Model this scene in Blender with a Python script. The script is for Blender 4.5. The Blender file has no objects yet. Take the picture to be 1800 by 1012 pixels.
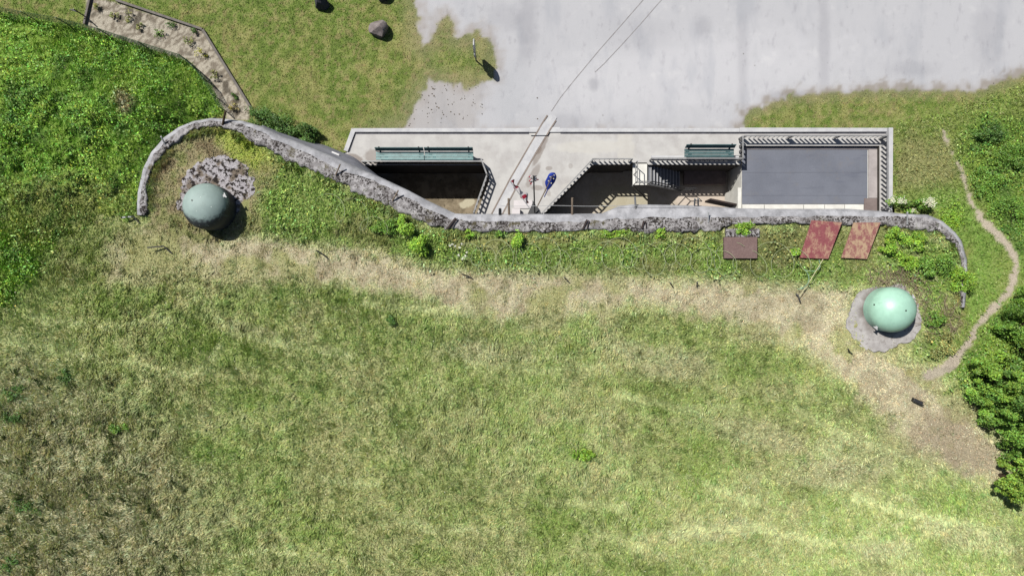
import bpy, bmesh, math, random
import numpy as np
from mathutils import Vector, Matrix

# ------------------------------------------------------------------ camera, world, sun
SC = bpy.context.scene
H, F = 30.0, 1285.0                     # height above the yard, focal length in photo pixels (1800 wide)
cam = bpy.data.cameras.new("camera"); camo = bpy.data.objects.new("camera", cam)
SC.collection.objects.link(camo); SC.camera = camo
camo.location = (0, 0, H); camo.rotation_euler = (0, 0, 0)
cam.sensor_fit = 'HORIZONTAL'; cam.sensor_width = 36.0; cam.lens = 36.0 * F / 1800.0
cam.clip_start = 0.5; cam.clip_end = 3000

W = bpy.data.worlds.new("World"); SC.world = W; W.use_nodes = True
nt = W.node_tree; bg = nt.nodes["Background"]
sky = nt.nodes.new("ShaderNodeTexSky"); sky.sky_type = 'NISHITA'; sky.sun_disc = False
sky.sun_elevation = math.radians(56.9); sky.sun_rotation = math.radians(311)
nt.links.new(sky.outputs[0], bg.inputs[0]); bg.inputs[1].default_value = 0.05

sl = bpy.data.lights.new("sun", 'SUN'); slo = bpy.data.objects.new("sun", sl); SC.collection.objects.link(slo)
sl.energy = 4.8; sl.angle = math.radians(0.5); sl.color = (1.0, 0.965, 0.91)
slo.location = (-20, 18, 40)
slo.rotation_euler = Vector((0.49, -0.43, -1.0)).to_track_quat('-Z', 'Y').to_euler()

SC.view_settings.view_transform = 'Standard'; SC.view_settings.look = 'None'
SC.view_settings.exposure = 0.95; SC.view_settings.gamma = 1.0
SC.render.engine = 'CYCLES'
SC.cycles.max_bounces = 6; SC.cycles.diffuse_bounces = 3; SC.cycles.transparent_max_bounces = 6

rng = np.random.default_rng(7); random.seed(7)
COL = SC.collection

# ------------------------------------------------------------------ helpers
def P(px, py, z=0.0):
    k = (H - z) / F
    return Vector(((px - 900.0) * k, (506.0 - py) * k, z))
def PX(px, z=0.0): return (px - 900.0) * (H - z) / F
def PY(py, z=0.0): return (506.0 - py) * (H - z) / F

def lin(c):
    c = np.asarray(c, dtype=np.float64) / 255.0
    return np.where(c <= 0.04045, c / 12.92, ((c + 0.055) / 1.055) ** 2.4)
def A(r, g, b, k=0.39): return tuple(float(v) for v in lin((r, g, b)) * k)

def _h(ix, iy, seed):
    h = (ix.astype(np.int64) * 374761393 + iy.astype(np.int64) * 668265263 + seed * 974711) & 0xffffffff
    h = ((h ^ (h >> 13)) * 1274126177) & 0xffffffff
    h = ((h ^ (h >> 16)) * 2246822519) & 0xffffffff
    return ((h ^ (h >> 15)) & 0xffffff) / float(0xffffff)
def vnoise(x, y, seed=0):
    x = np.asarray(x, float); y = np.asarray(y, float)
    ix = np.floor(x); iy = np.floor(y); fx = x - ix; fy = y - iy
    fx = fx * fx * (3 - 2 * fx); fy = fy * fy * (3 - 2 * fy)
    a = _h(ix, iy, seed); b = _h(ix + 1, iy, seed); c = _h(ix, iy + 1, seed); d = _h(ix + 1, iy + 1, seed)
    return (a * (1 - fx) + b * fx) * (1 - fy) + (c * (1 - fx) + d * fx) * fy
def fbm(x, y, seed=0, o=4):
    s = 0; a = 0.5; t = 0
    for i in range(o):
        s = s + a * vnoise(x * 2 ** i + 17.3 * i, y * 2 ** i - 9.1 * i, seed + i); t += a; a *= 0.5
    return s / t
def sst(a, b, x):
    t = np.clip((x - a) / (b - a), 0, 1); return t * t * (3 - 2 * t)
def sdist(x, y, poly):
    """signed distance to a polygon, positive inside"""
    x = np.asarray(x, float); y = np.asarray(y, float)
    d = np.full(x.shape, 1e18); ins = np.zeros(x.shape, bool); n = len(poly)
    for i in range(n):
        ax, ay = poly[i]; bx, by = poly[(i + 1) % n]
        ex, ey = bx - ax, by - ay; L = ex * ex + ey * ey + 1e-12
        t = np.clip(((x - ax) * ex + (y - ay) * ey) / L, 0, 1)
        d = np.minimum(d, (x - ax - t * ex) ** 2 + (y - ay - t * ey) ** 2)
        c = ((ay > y) != (by > y))
        if ey != 0: ins ^= c & (x < ex * (y - ay) / ey + ax)
    d = np.sqrt(d); return np.where(ins, d, -d)
def ldist(x, y, line):
    x = np.asarray(x, float); y = np.asarray(y, float); d = np.full(x.shape, 1e18)
    for (ax, ay), (bx, by) in zip(line[:-1], line[1:]):
        ex, ey = bx - ax, by - ay; L = ex * ex + ey * ey + 1e-12
        t = np.clip(((x - ax) * ex + (y - ay) * ey) / L, 0, 1)
        d = np.minimum(d, (x - ax - t * ex) ** 2 + (y - ay - t * ey) ** 2)
    return np.sqrt(d)

def tag(o, label=None, cat=None, group=None, kind=None):
    if label: o["label"] = label
    if cat: o["category"] = cat
    if group: o["group"] = group
    if kind: o["kind"] = kind
    return o
def empty(name, loc, label, cat, group=None):
    o = bpy.data.objects.new(name, None); COL.objects.link(o); o.location = loc; o.empty_display_size = 0.2
    return tag(o, label, cat, group)
def link(name, me, parent=None):
    o = bpy.data.objects.new(name, me); COL.objects.link(o)
    if parent is not None:
        o.parent = parent; o.matrix_parent_inverse = Matrix.Translation(-world_loc(parent))
    return o
def world_loc(o):
    v = Vector(o.location)
    return v if o.parent is None else v        # parts of parts are modelled in world space too
def mesh_np(name, V, Fc, mats, col=None, parent=None, midx=None, smooth=False):
    V = np.asarray(V, np.float32); Fc = np.asarray(Fc, np.int32)
    me = bpy.data.meshes.new(name); k = Fc.shape[1]; n = len(Fc)
    me.vertices.add(len(V)); me.vertices.foreach_set("co", V.ravel())
    me.loops.add(n * k); me.loops.foreach_set("vertex_index", Fc.ravel())
    me.polygons.add(n); me.polygons.foreach_set("loop_start", np.arange(0, n * k, k, dtype=np.int32))
    try: me.polygons.foreach_set("loop_total", np.full(n, k, np.int32))
    except Exception: pass
    for m in (mats if isinstance(mats, (list, tuple)) else [mats]): me.materials.append(m)
    if midx is not None: me.polygons.foreach_set("material_index", np.asarray(midx, np.int32))
    if col is not None:
        at = me.color_attributes.new("Col", 'FLOAT_COLOR', 'POINT')
        c4 = np.ones((len(V), 4), np.float32); c4[:, :3] = col
        at.data.foreach_set("color", c4.ravel())
    me.update(calc_edges=True)
    me.polygons.foreach_set("use_smooth", np.full(n, smooth)); me.validate()
    return link(name, me, parent)

class MB:
    def __init__(s): s.bm = bmesh.new(); s.mi = 0
    def _set(s, fs):
        for f in fs: f.material_index = s.mi
    def box(s, c, d, rot=None):
        m = Matrix.Translation(c)
        if rot is not None: m = m @ (rot if isinstance(rot, Matrix) else Matrix.Rotation(rot, 4, 'Z'))
        r = bmesh.ops.create_cube(s.bm, size=1.0, matrix=m @ Matrix.Diagonal((d[0], d[1], d[2], 1)))
        s._set({f for v in r['verts'] for f in v.link_faces}); return s
    def bar(s, p, q, w, h, up=Vector((0, 0, 1))):
        p = Vector(p); q = Vector(q); d = q - p; L = d.length
        if L < 1e-6: return s
        z = d / L
        if abs(z.dot(up)) > 0.97: up = Vector((0, 1, 0))
        x = up.cross(z).normalized(); y = z.cross(x)
        m = Matrix((x, y, z)).transposed().to_4x4(); m.translation = (p + q) / 2
        r = bmesh.ops.create_cube(s.bm, size=1.0, matrix=m @ Matrix.Diagonal((w, h, L, 1)))
        s._set({f for v in r['verts'] for f in v.link_faces}); return s
    def tube(s, pts, r, n=6, r1=None):
        pts = [Vector(p) for p in pts]; rings = []
        for i, p in enumerate(pts):
            d = (pts[min(i + 1, len(pts) - 1)] - pts[max(i - 1, 0)]).normalized()
            u = Vector((0, 0, 1)) if abs(d.z) < 0.95 else Vector((1, 0, 0))
            x = u.cross(d).normalized(); y = d.cross(x)
            rr = r if r1 is None else r + (r1 - r) * i / max(1, len(pts) - 1)
            rings.append([s.bm.verts.new(p + x * (rr * math.cos(2 * math.pi * k / n)) + y * (rr * math.sin(2 * math.pi * k / n))) for k in range(n)])
        fs = []
        for a, b in zip(rings[:-1], rings[1:]):
            for k in range(n): fs.append(s.bm.faces.new((a[k], a[(k + 1) % n], b[(k + 1) % n], b[k])))
        fs.append(s.bm.faces.new(rings[0][::-1])); fs.append(s.bm.faces.new(rings[-1])); s._set(fs); return s
    def lathe(s, prof, c, n=32, cap=True):
        rings = []
        for r, z in prof:
            if r < 1e-5: rings.append([s.bm.verts.new((c[0], c[1], c[2] + z))])
            else: rings.append([s.bm.verts.new((c[0] + r * math.cos(2 * math.pi * k / n), c[1] + r * math.sin(2 * math.pi * k / n), c[2] + z)) for k in range(n)])
        fs = []
        for a, b in zip(rings[:-1], rings[1:]):
            for k in range(n):
                k2 = (k + 1) % n
                if len(a) == 1 and len(b) == 1: continue
                if len(a) == 1: fs.append(s.bm.faces.new((a[0], b[k2], b[k])))
                elif len(b) == 1: fs.append(s.bm.faces.new((a[k], a[k2], b[0])))
                else: fs.append(s.bm.faces.new((a[k], a[k2], b[k2], b[k])))
        s._set(fs); return s
    def prism(s, pts, z0, z1):
        """closed prism over a (possibly concave) plan polygon"""
        n = len(pts)
        ar = sum(pts[i][0] * pts[(i + 1) % n][1] - pts[(i + 1) % n][0] * pts[i][1] for i in range(n))
        if ar < 0: pts = pts[::-1]
        t = [s.bm.verts.new((p[0], p[1], z1)) for p in pts]; b = [s.bm.verts.new((p[0], p[1], z0)) for p in pts]
        fs = [s.bm.faces.new(t), s.bm.faces.new(b[::-1])]
        for i in range(n): fs.append(s.bm.faces.new((b[i], b[(i + 1) % n], t[(i + 1) % n], t[i])))
        s._set(fs); return s
    def build(s, name, mats, parent=None, smooth=False, bevel=0.0, auto=None):
        if bevel > 0:
            es = [e for e in s.bm.edges if len(e.link_faces) == 2 and e.calc_face_angle(0) > 0.6]
            bmesh.ops.bevel(s.bm, geom=es, offset=bevel, segments=1, affect='EDGES', clamp_overlap=True)
        bmesh.ops.recalc_face_normals(s.bm, faces=s.bm.faces)
        me = bpy.data.meshes.new(name); s.bm.to_mesh(me); s.bm.free()
        for m in (mats if isinstance(mats, (list, tuple)) else [mats]): me.materials.append(m)
        if smooth: me.polygons.foreach_set("use_smooth", [True] * len(me.polygons))
        return link(name, me, parent)

# ------------------------------------------------------------------ materials
class NB:
    def __init__(s, name):
        s.m = bpy.data.materials.new(name); s.m.use_nodes = True; s.t = s.m.node_tree
        s.b = s.t.nodes["Principled BSDF"]; s.geo = s.t.nodes.new("ShaderNodeNewGeometry")
        s.pos = s.geo.outputs["Position"]
    def n(s, t): return s.t.nodes.new("ShaderNode" + t)
    def l(s, a, b): s.t.links.new(a, b)
    def noise(s, scale, detail=4, rough=0.55, vec=None, stretch=None):
        n = s.n("TexNoise"); n.inputs["Scale"].default_value = scale; n.inputs["Detail"].default_value = detail
        n.inputs["Roughness"].default_value = rough; v = vec or s.pos
        if stretch:
            mp = s.n("Mapping"); s.l(v, mp.inputs[0]); mp.inputs["Scale"].default_value = stretch[:3]
            if len(stretch) > 3: mp.inputs["Rotation"].default_value = (0, 0, stretch[3])
            v = mp.outputs[0]
        s.l(v, n.inputs["Vector"]); return n.outputs["Fac"]
    def ramp(s, f, a, b, lo=0.0, hi=1.0):
        r = s.n("MapRange"); r.interpolation_type = 'SMOOTHSTEP'; s.l(f, r.inputs[0])
        for i, v in enumerate((a, b, lo, hi)): r.inputs[i + 1].default_value = v
        return r.outputs[0]
    def mix(s, f, a, b, mode='MIX'):
        m = s.n("Mix"); m.data_type = 'RGBA'; m.blend_type = mode
        for sock, v in ((m.inputs[0], f), (m.inputs[6], a), (m.inputs[7], b)):
            if hasattr(v, "is_output"): s.l(v, sock)
            elif isinstance(v, (int, float)): sock.default_value = v
            else: sock.default_value = (*v[:3], 1)
        return m.outputs[2]
    def math(s, op, a, b=None):
        m = s.n("Math"); m.operation = op
        for i, v in enumerate((a, b)):
            if v is None: continue
            if hasattr(v, "is_output"): s.l(v, m.inputs[i])
            else: m.inputs[i].default_value = v
        return m.outputs[0]
    def blob(s, c, r, rot=0.0, nz=0.5, ns=2.5):
        """soft ragged patch on the ground plane, 0..1"""
        mp = s.n("Mapping"); mp.vector_type = 'TEXTURE'; s.l(s.pos, mp.inputs[0])
        mp.inputs["Location"].default_value = (c[0], c[1], 0); mp.inputs["Rotation"].default_value = (0, 0, rot)
        mp.inputs["Scale"].default_value = (r[0], r[1], 1e6)
        ln = s.n("VectorMath"); ln.operation = 'LENGTH'; s.l(mp.outputs[0], ln.inputs[0])
        d = s.math('ADD', ln.outputs["Value"], s.math('MULTIPLY', s.math('SUBTRACT', s.noise(ns, 4), 0.5), nz * 2))
        return s.ramp(d, 1.15, 0.75)
    def bump(s, h, st=0.4, d=0.02):
        b = s.n("Bump"); b.inputs["Strength"].default_value = st; b.inputs["Distance"].default_value = d
        s.l(h, b.inputs["Height"]); s.l(b.outputs[0], s.b.inputs["Normal"])
    def done(s, col, rough=0.85, spec=0.25, metal=0.0):
        if hasattr(col, "is_output"): s.l(col, s.b.inputs["Base Color"])
        else: s.b.inputs["Base Color"].default_value = (*col[:3], 1)
        s.b.inputs["Roughness"].default_value = rough; s.b.inputs["Specular IOR Level"].default_value = spec
        s.b.inputs["Metallic"].default_value = metal
        return s.m
    def attr(s):
        a = s.n("VertexColor"); a.layer_name = "Col"; return a.outputs[0]

def m_simple(name, c, rough=0.7, var=0.35, scale=6, spec=0.3, metal=0, fine=40):
    b = NB(name); f = b.math('ADD', b.math('MULTIPLY', b.noise(scale, 5), 0.6), b.math('MULTIPLY', b.noise(fine, 3), 0.4))
    col = b.mix(b.ramp(f, 0.3, 0.7), [v * (1 - var) for v in c], [min(1, v * (1 + var)) for v in c])
    return b.done(col, rough, spec, metal)

def m_ground():
    b = NB("ground_cover"); c = b.attr()
    f = b.noise(26, 5, 0.7)
    c2 = b.mix(b.ramp(f, 0.3, 0.72), b.mix(1.0, c, (0.62, 0.6, 0.6), 'MULTIPLY'), b.mix(1.0, c, (1.3, 1.3, 1.3), 'MULTIPLY'))
    b.bump(f, 0.8, 0.04); return b.done(c2, 0.95, 0.1)
def m_asphalt():
    b = NB("pale_asphalt"); c = b.attr()
    f = b.noise(60, 4, 0.75); g = b.noise(0.55, 5, 0.6, stretch=(1.6, 0.5, 1)); h = b.noise(2.2, 5, 0.65, stretch=(1.5, 0.7, 1))
    c2 = b.mix(b.ramp(f, 0.25, 0.75), b.mix(1.0, c, (0.82, 0.82, 0.82), 'MULTIPLY'), b.mix(1.0, c, (1.12, 1.12, 1.12), 'MULTIPLY'))
    c2 = b.mix(b.ramp(g, 0.48, 0.70, 0, 0.6), c2, b.mix(1.0, c, (0.74, 0.76, 0.79), 'MULTIPLY'))
    c2 = b.mix(b.ramp(h, 0.54, 0.72, 0, 0.6), c2, b.mix(1.0, c, (0.72, 0.71, 0.73), 'MULTIPLY'))
    c2 = b.mix(b.ramp(b.noise(1.1, 4, 0.6), 0.58, 0.72, 0, 0.4), c2, b.mix(1.0, c, (1.16, 1.15, 1.12), 'MULTIPLY'))
    sp = b.noise(7, 2, 0.5); c2 = b.mix(b.ramp(sp, 0.74, 0.78, 0, 0.6), c2, b.mix(1.0, c, (0.5, 0.5, 0.52), 'MULTIPLY'))
    q = b.noise(14, 6, 0.8); c2 = b.mix(b.ramp(q, 0.56, 0.70, 0, 0.4), c2, b.mix(1.0, c, (0.7, 0.69, 0.68), 'MULTIPLY'))
    q = b.noise(3.4, 6, 0.75, stretch=(3.2, .35, 1)); c2 = b.mix(b.ramp(q, 0.58, 0.74, 0, 0.45), c2, b.mix(1.0, c, (0.72, 0.73, 0.76), 'MULTIPLY'))
    b.bump(f, 0.3, 0.01); return b.done(c2, 0.92, 0.2)
def m_leaf(name, rough=0.55, trans=0.25, spec=0.25):
    b = NB(name); c = b.attr(); m = b.done(c, rough, spec)
    tr = b.n("BsdfTranslucent"); b.l(b.mix(1.0, c, (1.1, 1.25, 0.6), 'MULTIPLY'), tr.inputs[0])
    mx = b.n("MixShader"); mx.inputs[0].default_value = trans
    out = b.t.nodes["Material Output"]; b.l(b.b.outputs[0], mx.inputs[1]); b.l(tr.outputs[0], mx.inputs[2]); b.l(mx.outputs[0], out.inputs[0])
    return m
def m_lichen():
    b = NB("lichened_concrete")
    f = b.noise(13, 6, 0.75); g = b.noise(1.3, 4, 0.6); v = b.n("TexVoronoi"); v.inputs["Scale"].default_value = 14; b.l(b.pos, v.inputs["Vector"])
    base = b.mix(b.ramp(b.noise(4, 5, .6), 0.35, 0.65), A(144, 140, 140), A(196, 193, 193))
    base = b.mix(b.ramp(b.noise(22, 4, .7), 0.58, 0.66, 0, .8), base, A(214, 208, 206))
    dk = b.math('ADD', f, b.math('MULTIPLY', b.math('SUBTRACT', g, 0.5), 0.45))
    base = b.mix(b.ramp(dk, 0.505, 0.565), base, A(56, 51, 48)); base = b.mix(b.ramp(b.noise(3.1, 5, .7), .56, .66, 0, .85), base, A(96, 90, 88))
    base = b.mix(b.ramp(b.noise(1.9, 5, .7), 0.56, 0.66, 0, .8), base, A(98, 92, 62))
    b.bump(f, 0.6, 0.03); return b.done(base, 0.95, 0.1)
def m_concrete(name, c1, c2, spots=0.35, sc=1.0):
    b = NB(name); f = b.noise(2.0 * sc, 6, 0.65); g = b.noise(30, 4, 0.7)
    col = b.mix(b.ramp(f, 0.32, 0.68), c1, c2)
    col = b.mix(b.ramp(b.noise(0.8 * sc, 5, .7), 0.52, 0.7, 0, spots), col, [v * 0.62 for v in c1])
    col = b.mix(b.ramp(b.noise(11, 5, .75), 0.6, 0.68, 0, spots), col, [v * 0.5 for v in c1])
    col = b.mix(b.ramp(g, 0.3, 0.7, 0, .3), col, [v * 1.15 for v in c2])
    b.bump(g, 0.3, 0.01); return b.done(col, 0.9, 0.2)

M = {}
M['ground'] = m_ground(); M['asphalt'] = m_asphalt()
M['blade'] = m_leaf("grass_blades", 0.6, 0.3, 0.2); M['leaf'] = m_leaf("foliage", 0.5, 0.25, 0.3)
M['lichen'] = m_lichen()
M['coping'] = m_concrete("weathered_facade_concrete", A(150, 150, 154), A(204, 204, 208), 0.8)
M['facade'] = m_concrete("grey_facade_concrete", A(150, 150, 160), A(176, 176, 186), 0.5)
M['kerb'] = m_concrete("pale_kerb_concrete", A(196, 196, 200), A(222, 222, 222), 0.35)
M['wall'] = m_concrete("retaining_wall_concrete", A(120, 114, 104), A(160, 152, 140), 0.5)
M['white'] = m_concrete("whitewashed_concrete", A(216, 214, 206, .44), A(232, 230, 222, .48), 0.12)
M['steel'] = m_simple("galvanised_steel", A(150, 150, 150), 0.5, 0.25, 4, 0.4)
M['slat'] = m_simple('grey_slat_steel', A(96, 96, 96), .55, .25, 4, .3)
M['dark'] = m_simple("dark_painted_steel", A(44, 44, 46), 0.55, 0.3, 5, 0.4)
M['paleteel'] = m_simple("pale_painted_steel", A(205, 205, 205), 0.5, 0.12, 4, 0.4)
M['bench'] = m_simple("teal_green_bench_paint", A(110, 152, 152), 0.5, 0.25, 5, 0.35, fine=25)
M['benchdk'] = m_simple("faded_green_bench_paint", A(72, 106, 108), 0.55, 0.25, 5, 0.35, fine=25)
M['wood'] = m_simple("weathered_timber", A(140, 124, 108), 0.85, 0.3, 5, 0.15)
M['greyboard'] = m_simple("grey_edging_board", A(128, 122, 116), 0.85, 0.25, 6, 0.15)
M['lightwood'] = m_simple("pale_peeled_wood", A(222, 218, 172), 0.8, 0.15, 6, 0.15)
M['bark'] = m_simple("bark", A(84, 70, 56), 0.9, 0.3, 8, 0.1)
M['twig'] = m_simple("dead_twigs", A(170, 152, 128), 0.9, 0.3, 3, 0.1)
M['wire'] = m_simple("barbed_wire", A(182, 192, 150), 0.6, 0.2, 3, 0.3)
M['greenwire'] = m_simple("green_coated_wire", A(70, 104, 70), 0.6, 0.2, 3, 0.3)
M['rail'] = m_simple("rusty_rail", A(146, 132, 122), 0.7, 0.25, 4, 0.3)
M['red'] = m_simple("red_cloth", A(170, 40, 62), 0.8, 0.15, 4, 0.1)
M['clothwhite'] = m_simple("white_cloth", A(232, 226, 226), 0.8, 0.05, 4, 0.1)
M['blue'] = m_simple("blue_cloth", A(58, 82, 190), 0.8, 0.15, 4, 0.1)
M['yellow'] = m_simple("pale_yellow_stars", A(225, 220, 170), 0.8, 0.1, 4, 0.1)

# ------------------------------------------------------------------ the lie of the land
ZR, ZF, ZT = 2.3, -2.2, -0.05          # casemate roof, ditch floor, paved terrace
# stations along the edge of the roof: inner edge, outer edge of the lichen strip, drop edge, foot (None: straight down)
ST = [((259,378),(245,378),(242,378),None),((259,340),(246,340),(243,340),None),((262,309),(256,302),(252,298),None),
 ((274,286),(270,272),(266,269),None),((294,263),(291,246),(289,242),None),((315,246),(316,228),(315,224),None),
 ((337,231),(343,217),(343,213),None),((360,224),(371,212),(372,208),None),((389,223),(395,213),(395,209),None),
 ((412,231),(425,217),(429,213),None),((441,249),(457,232),(462,223),(461,219)),((475,263),(490,249),(497,240),(492,231)),
 ((509,283),(525,263),(533,253),(526,243)),((560,309),(575,288),(585,275),(572,255)),((595,323),(612,303),(624,292),(622,276)),
 ((640,344),(660,320),(672,313),None),((680,363),(702,341),(717,334),None),((720,381),(738,359),(749,351),None),
 ((752,396),(771,376),(783,367),None),((787,404),(795,386),(800,375),None),((816,407),(818,389),(818,376),None),
 ((900,408),(900,389),(900,376),None),((980,408),(980,389),(980,376),None),((1058,407),(1058,388),(1058,375),None),((1088,407),(1087,384),(1085,363),None),
 ((1110,407),(1110,382),(1110,359),None),((1170,408),(1170,382),(1170,360),None),((1225,408),(1225,383),(1225,361),None),((1258,408),(1258,382),(1257,363),None),
 ((1290,396),(1290,381),(1296,366),None),((1360,395),(1360,381),(1360,367),None),((1421,395),(1421,381),(1421,367),None),((1490,395),(1490,381),(1490,367),None),((1550,396),(1550,381),(1549,371),None),
 ((1582,405),(1588,381),(1591,376),None),((1629,408),(1629,382),(1629,377),None),((1648,405),(1654,393),(1656,389),None),
 ((1661,416),(1675,411),(1677,408),None),((1677,429),(1687,426),(1689,424),None),((1684,440),(1690,437),(1692,435),None),
 ((1690,458),(1695,457),(1698,456),None),((1692,480),(1697,480),(1699,480),None),((1690,509),(1695,509),(1697,509),None),
 ((1688,540),(1692,540),(1694,540),None)]
def mid(s):
    a = P(*s[0], 2.4); b = P(*s[1], 2.4); return ((a.x + b.x) / 2, (a.y + b.y) / 2)
MID = [mid(s) for s in ST]
xy = lambda pts, z=0.0: [tuple(P(u, v, z)[:2]) for u, v in pts]
ROOF = [(-900, MID[0][1] + 0.0)] + MID + xy([(1682,590),(1655,650)], 2.3) + [(900, PY(655, 2.3)), (900, -900), (-900, -900)]
FENCE = xy([(-2500,-20),(0,22),(150,50),(190,62),(330,106),(370,147),(397,195)])
BANK = FENCE + xy([(410,206)], 1) + MID[9::-1] + [(MID[0][0] - .1, MID[0][1] - 2.2), (-900, MID[0][1] - 2.2)]
HOLE = xy([(606,268),(620,229),(1567,229),(1567,440),(606,440)])

def land_z(X, Y, detail=True):
    d_roof = sdist(X, Y, ROOF)
    zr = ZR + 0.22 * (fbm(X * 0.25, Y * 0.25, 5) - 0.5) * sst(0.3, 3, d_roof)
    zr = zr - 0.035 * np.clip(-Y, 0, 14)
    # the bank on the left
    ib = sdist(X, Y, BANK) > 0
    df = ldist(X, Y, FENCE)
    zb = ZR * sst(0.05, 3.6, df) + 0.02
    # the slope on the right
    v = 506 - Y * F / (H - 1.2); u = 900 + X * F / (H - 1.2)
    zs = 2.25 * sst(300, 580, v) * sst(1545, 1600, u)
    # the south rim of the left bank and everything further out joins the roof level
    zl = np.where(ib, zb, zs)
    z = np.where(d_roof > 0, zr, zl)
    wl_ = sst(1.6, -1.6, Y - MID[0][1]); z = np.where(X < MID[0][0] - .12, np.where(ib, zb, 0) * (1 - wl_) + zr * wl_, z)
    if detail:
        hum = fbm(X * 1.3, Y * 1.3, 21) - 0.5; tus = fbm(X * 3.7, Y * 3.7, 31, 3) - 0.5
        south = sst(1.2, 3.0, d_roof)
        z = z + south * (0.16 * hum + 0.07 * tus)
        z = z + np.where(ib, sst(0.2, 1.2, df) * (0.75 * hum + 0.4 * tus) * sst(0.1, 1.0, -d_roof + 0.0), 0)
    return z

STEP = 0.085
gx = np.arange(-24.5, 24.5 + 1e-6, STEP); gy = np.arange(-14.5, 14.5 + 1e-6, STEP)
def ext(a):
    o = []; d = STEP * 3; v = a[-1]
    while v < 420: v += d; d *= 1.35; o.append(v)
    o = np.array(o); return np.concatenate((-(o[::-1] - a[-1]) + a[0], a, o))
GX, GY = ext(gx), ext(gy); ox = (len(GX) - len(gx)) // 2; oy = (len(GY) - len(gy)) // 2
XX, YY = np.meshgrid(GX, GY)
ZZ = land_z(XX, YY)
edge = sst(0, 30, np.maximum(np.abs(XX) - 26, np.abs(YY) - 16)); ZZ = ZZ * (1 - edge) + 0.0 * edge
ZD = ZZ[oy:oy + len(gy), ox:ox + len(gx)]
def zat(x, y):
    x = np.asarray(x, float); y = np.asarray(y, float)
    fx = np.clip((x - gx[0]) / STEP, 0, len(gx) - 1.001); fy = np.clip((y - gy[0]) / STEP, 0, len(gy) - 1.001)
    ix = fx.astype(int); iy = fy.astype(int); a = fx - ix; b = fy - iy
    return (ZD[iy, ix] * (1 - a) + ZD[iy, ix + 1] * a) * (1 - b) + (ZD[iy + 1, ix] * (1 - a) + ZD[iy + 1, ix + 1] * a) * b
def PG(px, py, dz=0.0):
    """point of the ground seen at this place of the plan"""
    z = 2.2 if py > 380 else 0.0
    for _ in range(4):
        p = P(px, py, z); z = float(zat(p.x, p.y))
    return Vector((p.x, p.y, z + dz))

# ------------------------------------------------------------------ plan of what grows where (plan units: photo pixels)
RS = 2.0
ru = np.arange(-260, 2062, RS); rv = np.arange(-220, 1240, RS); UU, VV = np.meshgrid(ru, rv)
n1 = fbm(UU / 60, VV / 60, 101, 5); n2 = fbm(UU / 16, VV / 16, 111, 4); n3 = fbm(UU / 150, VV / 150, 121, 4)
wig = (n2 - 0.5) * 44 + (fbm(UU / 6, VV / 6, 131, 2) - 0.5) * 14
def soft(poly, s=10, w=1.0): return sst(-s, s, sdist(UU, VV, poly) + wig * w)
def blob(u, v, a, b, rot=0, s=0.5, w=1.0):
    c, d = math.cos(rot), math.sin(rot); x = (UU - u) * c + (VV - v) * d; y = -(UU - u) * d + (VV - v) * c
    return sst(1 + s, 1 - s, np.sqrt((x / a) ** 2 + (y / b) ** 2) - wig / 44 * w)
def streak(line, wd, s=1.0): return sst(wd, wd * 0.2, ldist(UU, VV, line) + np.abs(wig) * 0.25 * s)
def lerp(C, c, w): return C * (1 - w[..., None]) + np.asarray(c)[None, None, :] * w[..., None]

roof_uv = [(900 + x * F / (H - 2.4), 506 - y * F / (H - 2.4)) for x, y in MID]
south = sdist(UU + np.where(UU < 236, wig * .6, 0), VV + np.where(UU < 236, wig * .8, 0), [(-2000, 560), (0, 545), (50, 500), (100, 425), (130, 395), (190, 384), (236, 380)] + roof_uv + [(1682,590),(1655,650),(4000,655),(4000,4000),(-2000,4000)]) > 0
gcol = lambda r, g, b: np.array(A(r, g, b, 0.86))
# colours of the plants themselves
VC = np.zeros(UU.shape + (3,)) + gcol(108, 130, 56)
VC = lerp(VC, gcol(144, 144, 88), sst(0.50, 0.62, .5 * n1 + .5 * n2) * 0.7); VC = lerp(VC, gcol(92, 122, 44), sst(0.52, 0.40, .6 * n1 + .4 * n2) * 0.7)
n4 = fbm(UU / 9, VV / 9, 161, 3); n6 = fbm(UU / 5, VV / 5, 163, 2)
VC = lerp(VC, gcol(160, 160, 104), sst(.54, .68, n4) * .45); VC = lerp(VC, gcol(78, 104, 40), sst(.46, .34, n4) * .5); VC = lerp(VC, gcol(146, 128, 96), sst(.62, .74, n6) * .5)
LEN = np.full(UU.shape, 0.07); DEN = np.full(UU.shape, 1.0); LEAF = np.zeros(UU.shape)
S = south.astype(float)
SC_ = np.zeros(UU.shape + (3,)) + gcol(165, 178, 118)
SC_ = lerp(SC_, gcol(156, 154, 114), sst(0.50, 0.62, n1) * 0.4)
SC_ = lerp(SC_, gcol(140, 162, 88), sst(0.52, 0.36, n1) * 0.6)
SC_ = lerp(SC_, gcol(172, 176, 122), sst(0.55, 0.68, n3) * 0.45)
n4 = fbm(UU / 9, VV / 9, 161, 3); SC_ = lerp(SC_, gcol(126, 146, 80), sst(.56, .68, n4) * .35); SC_ = lerp(SC_, gcol(186, 184, 136), sst(.44, .32, n4) * .45)
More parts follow.
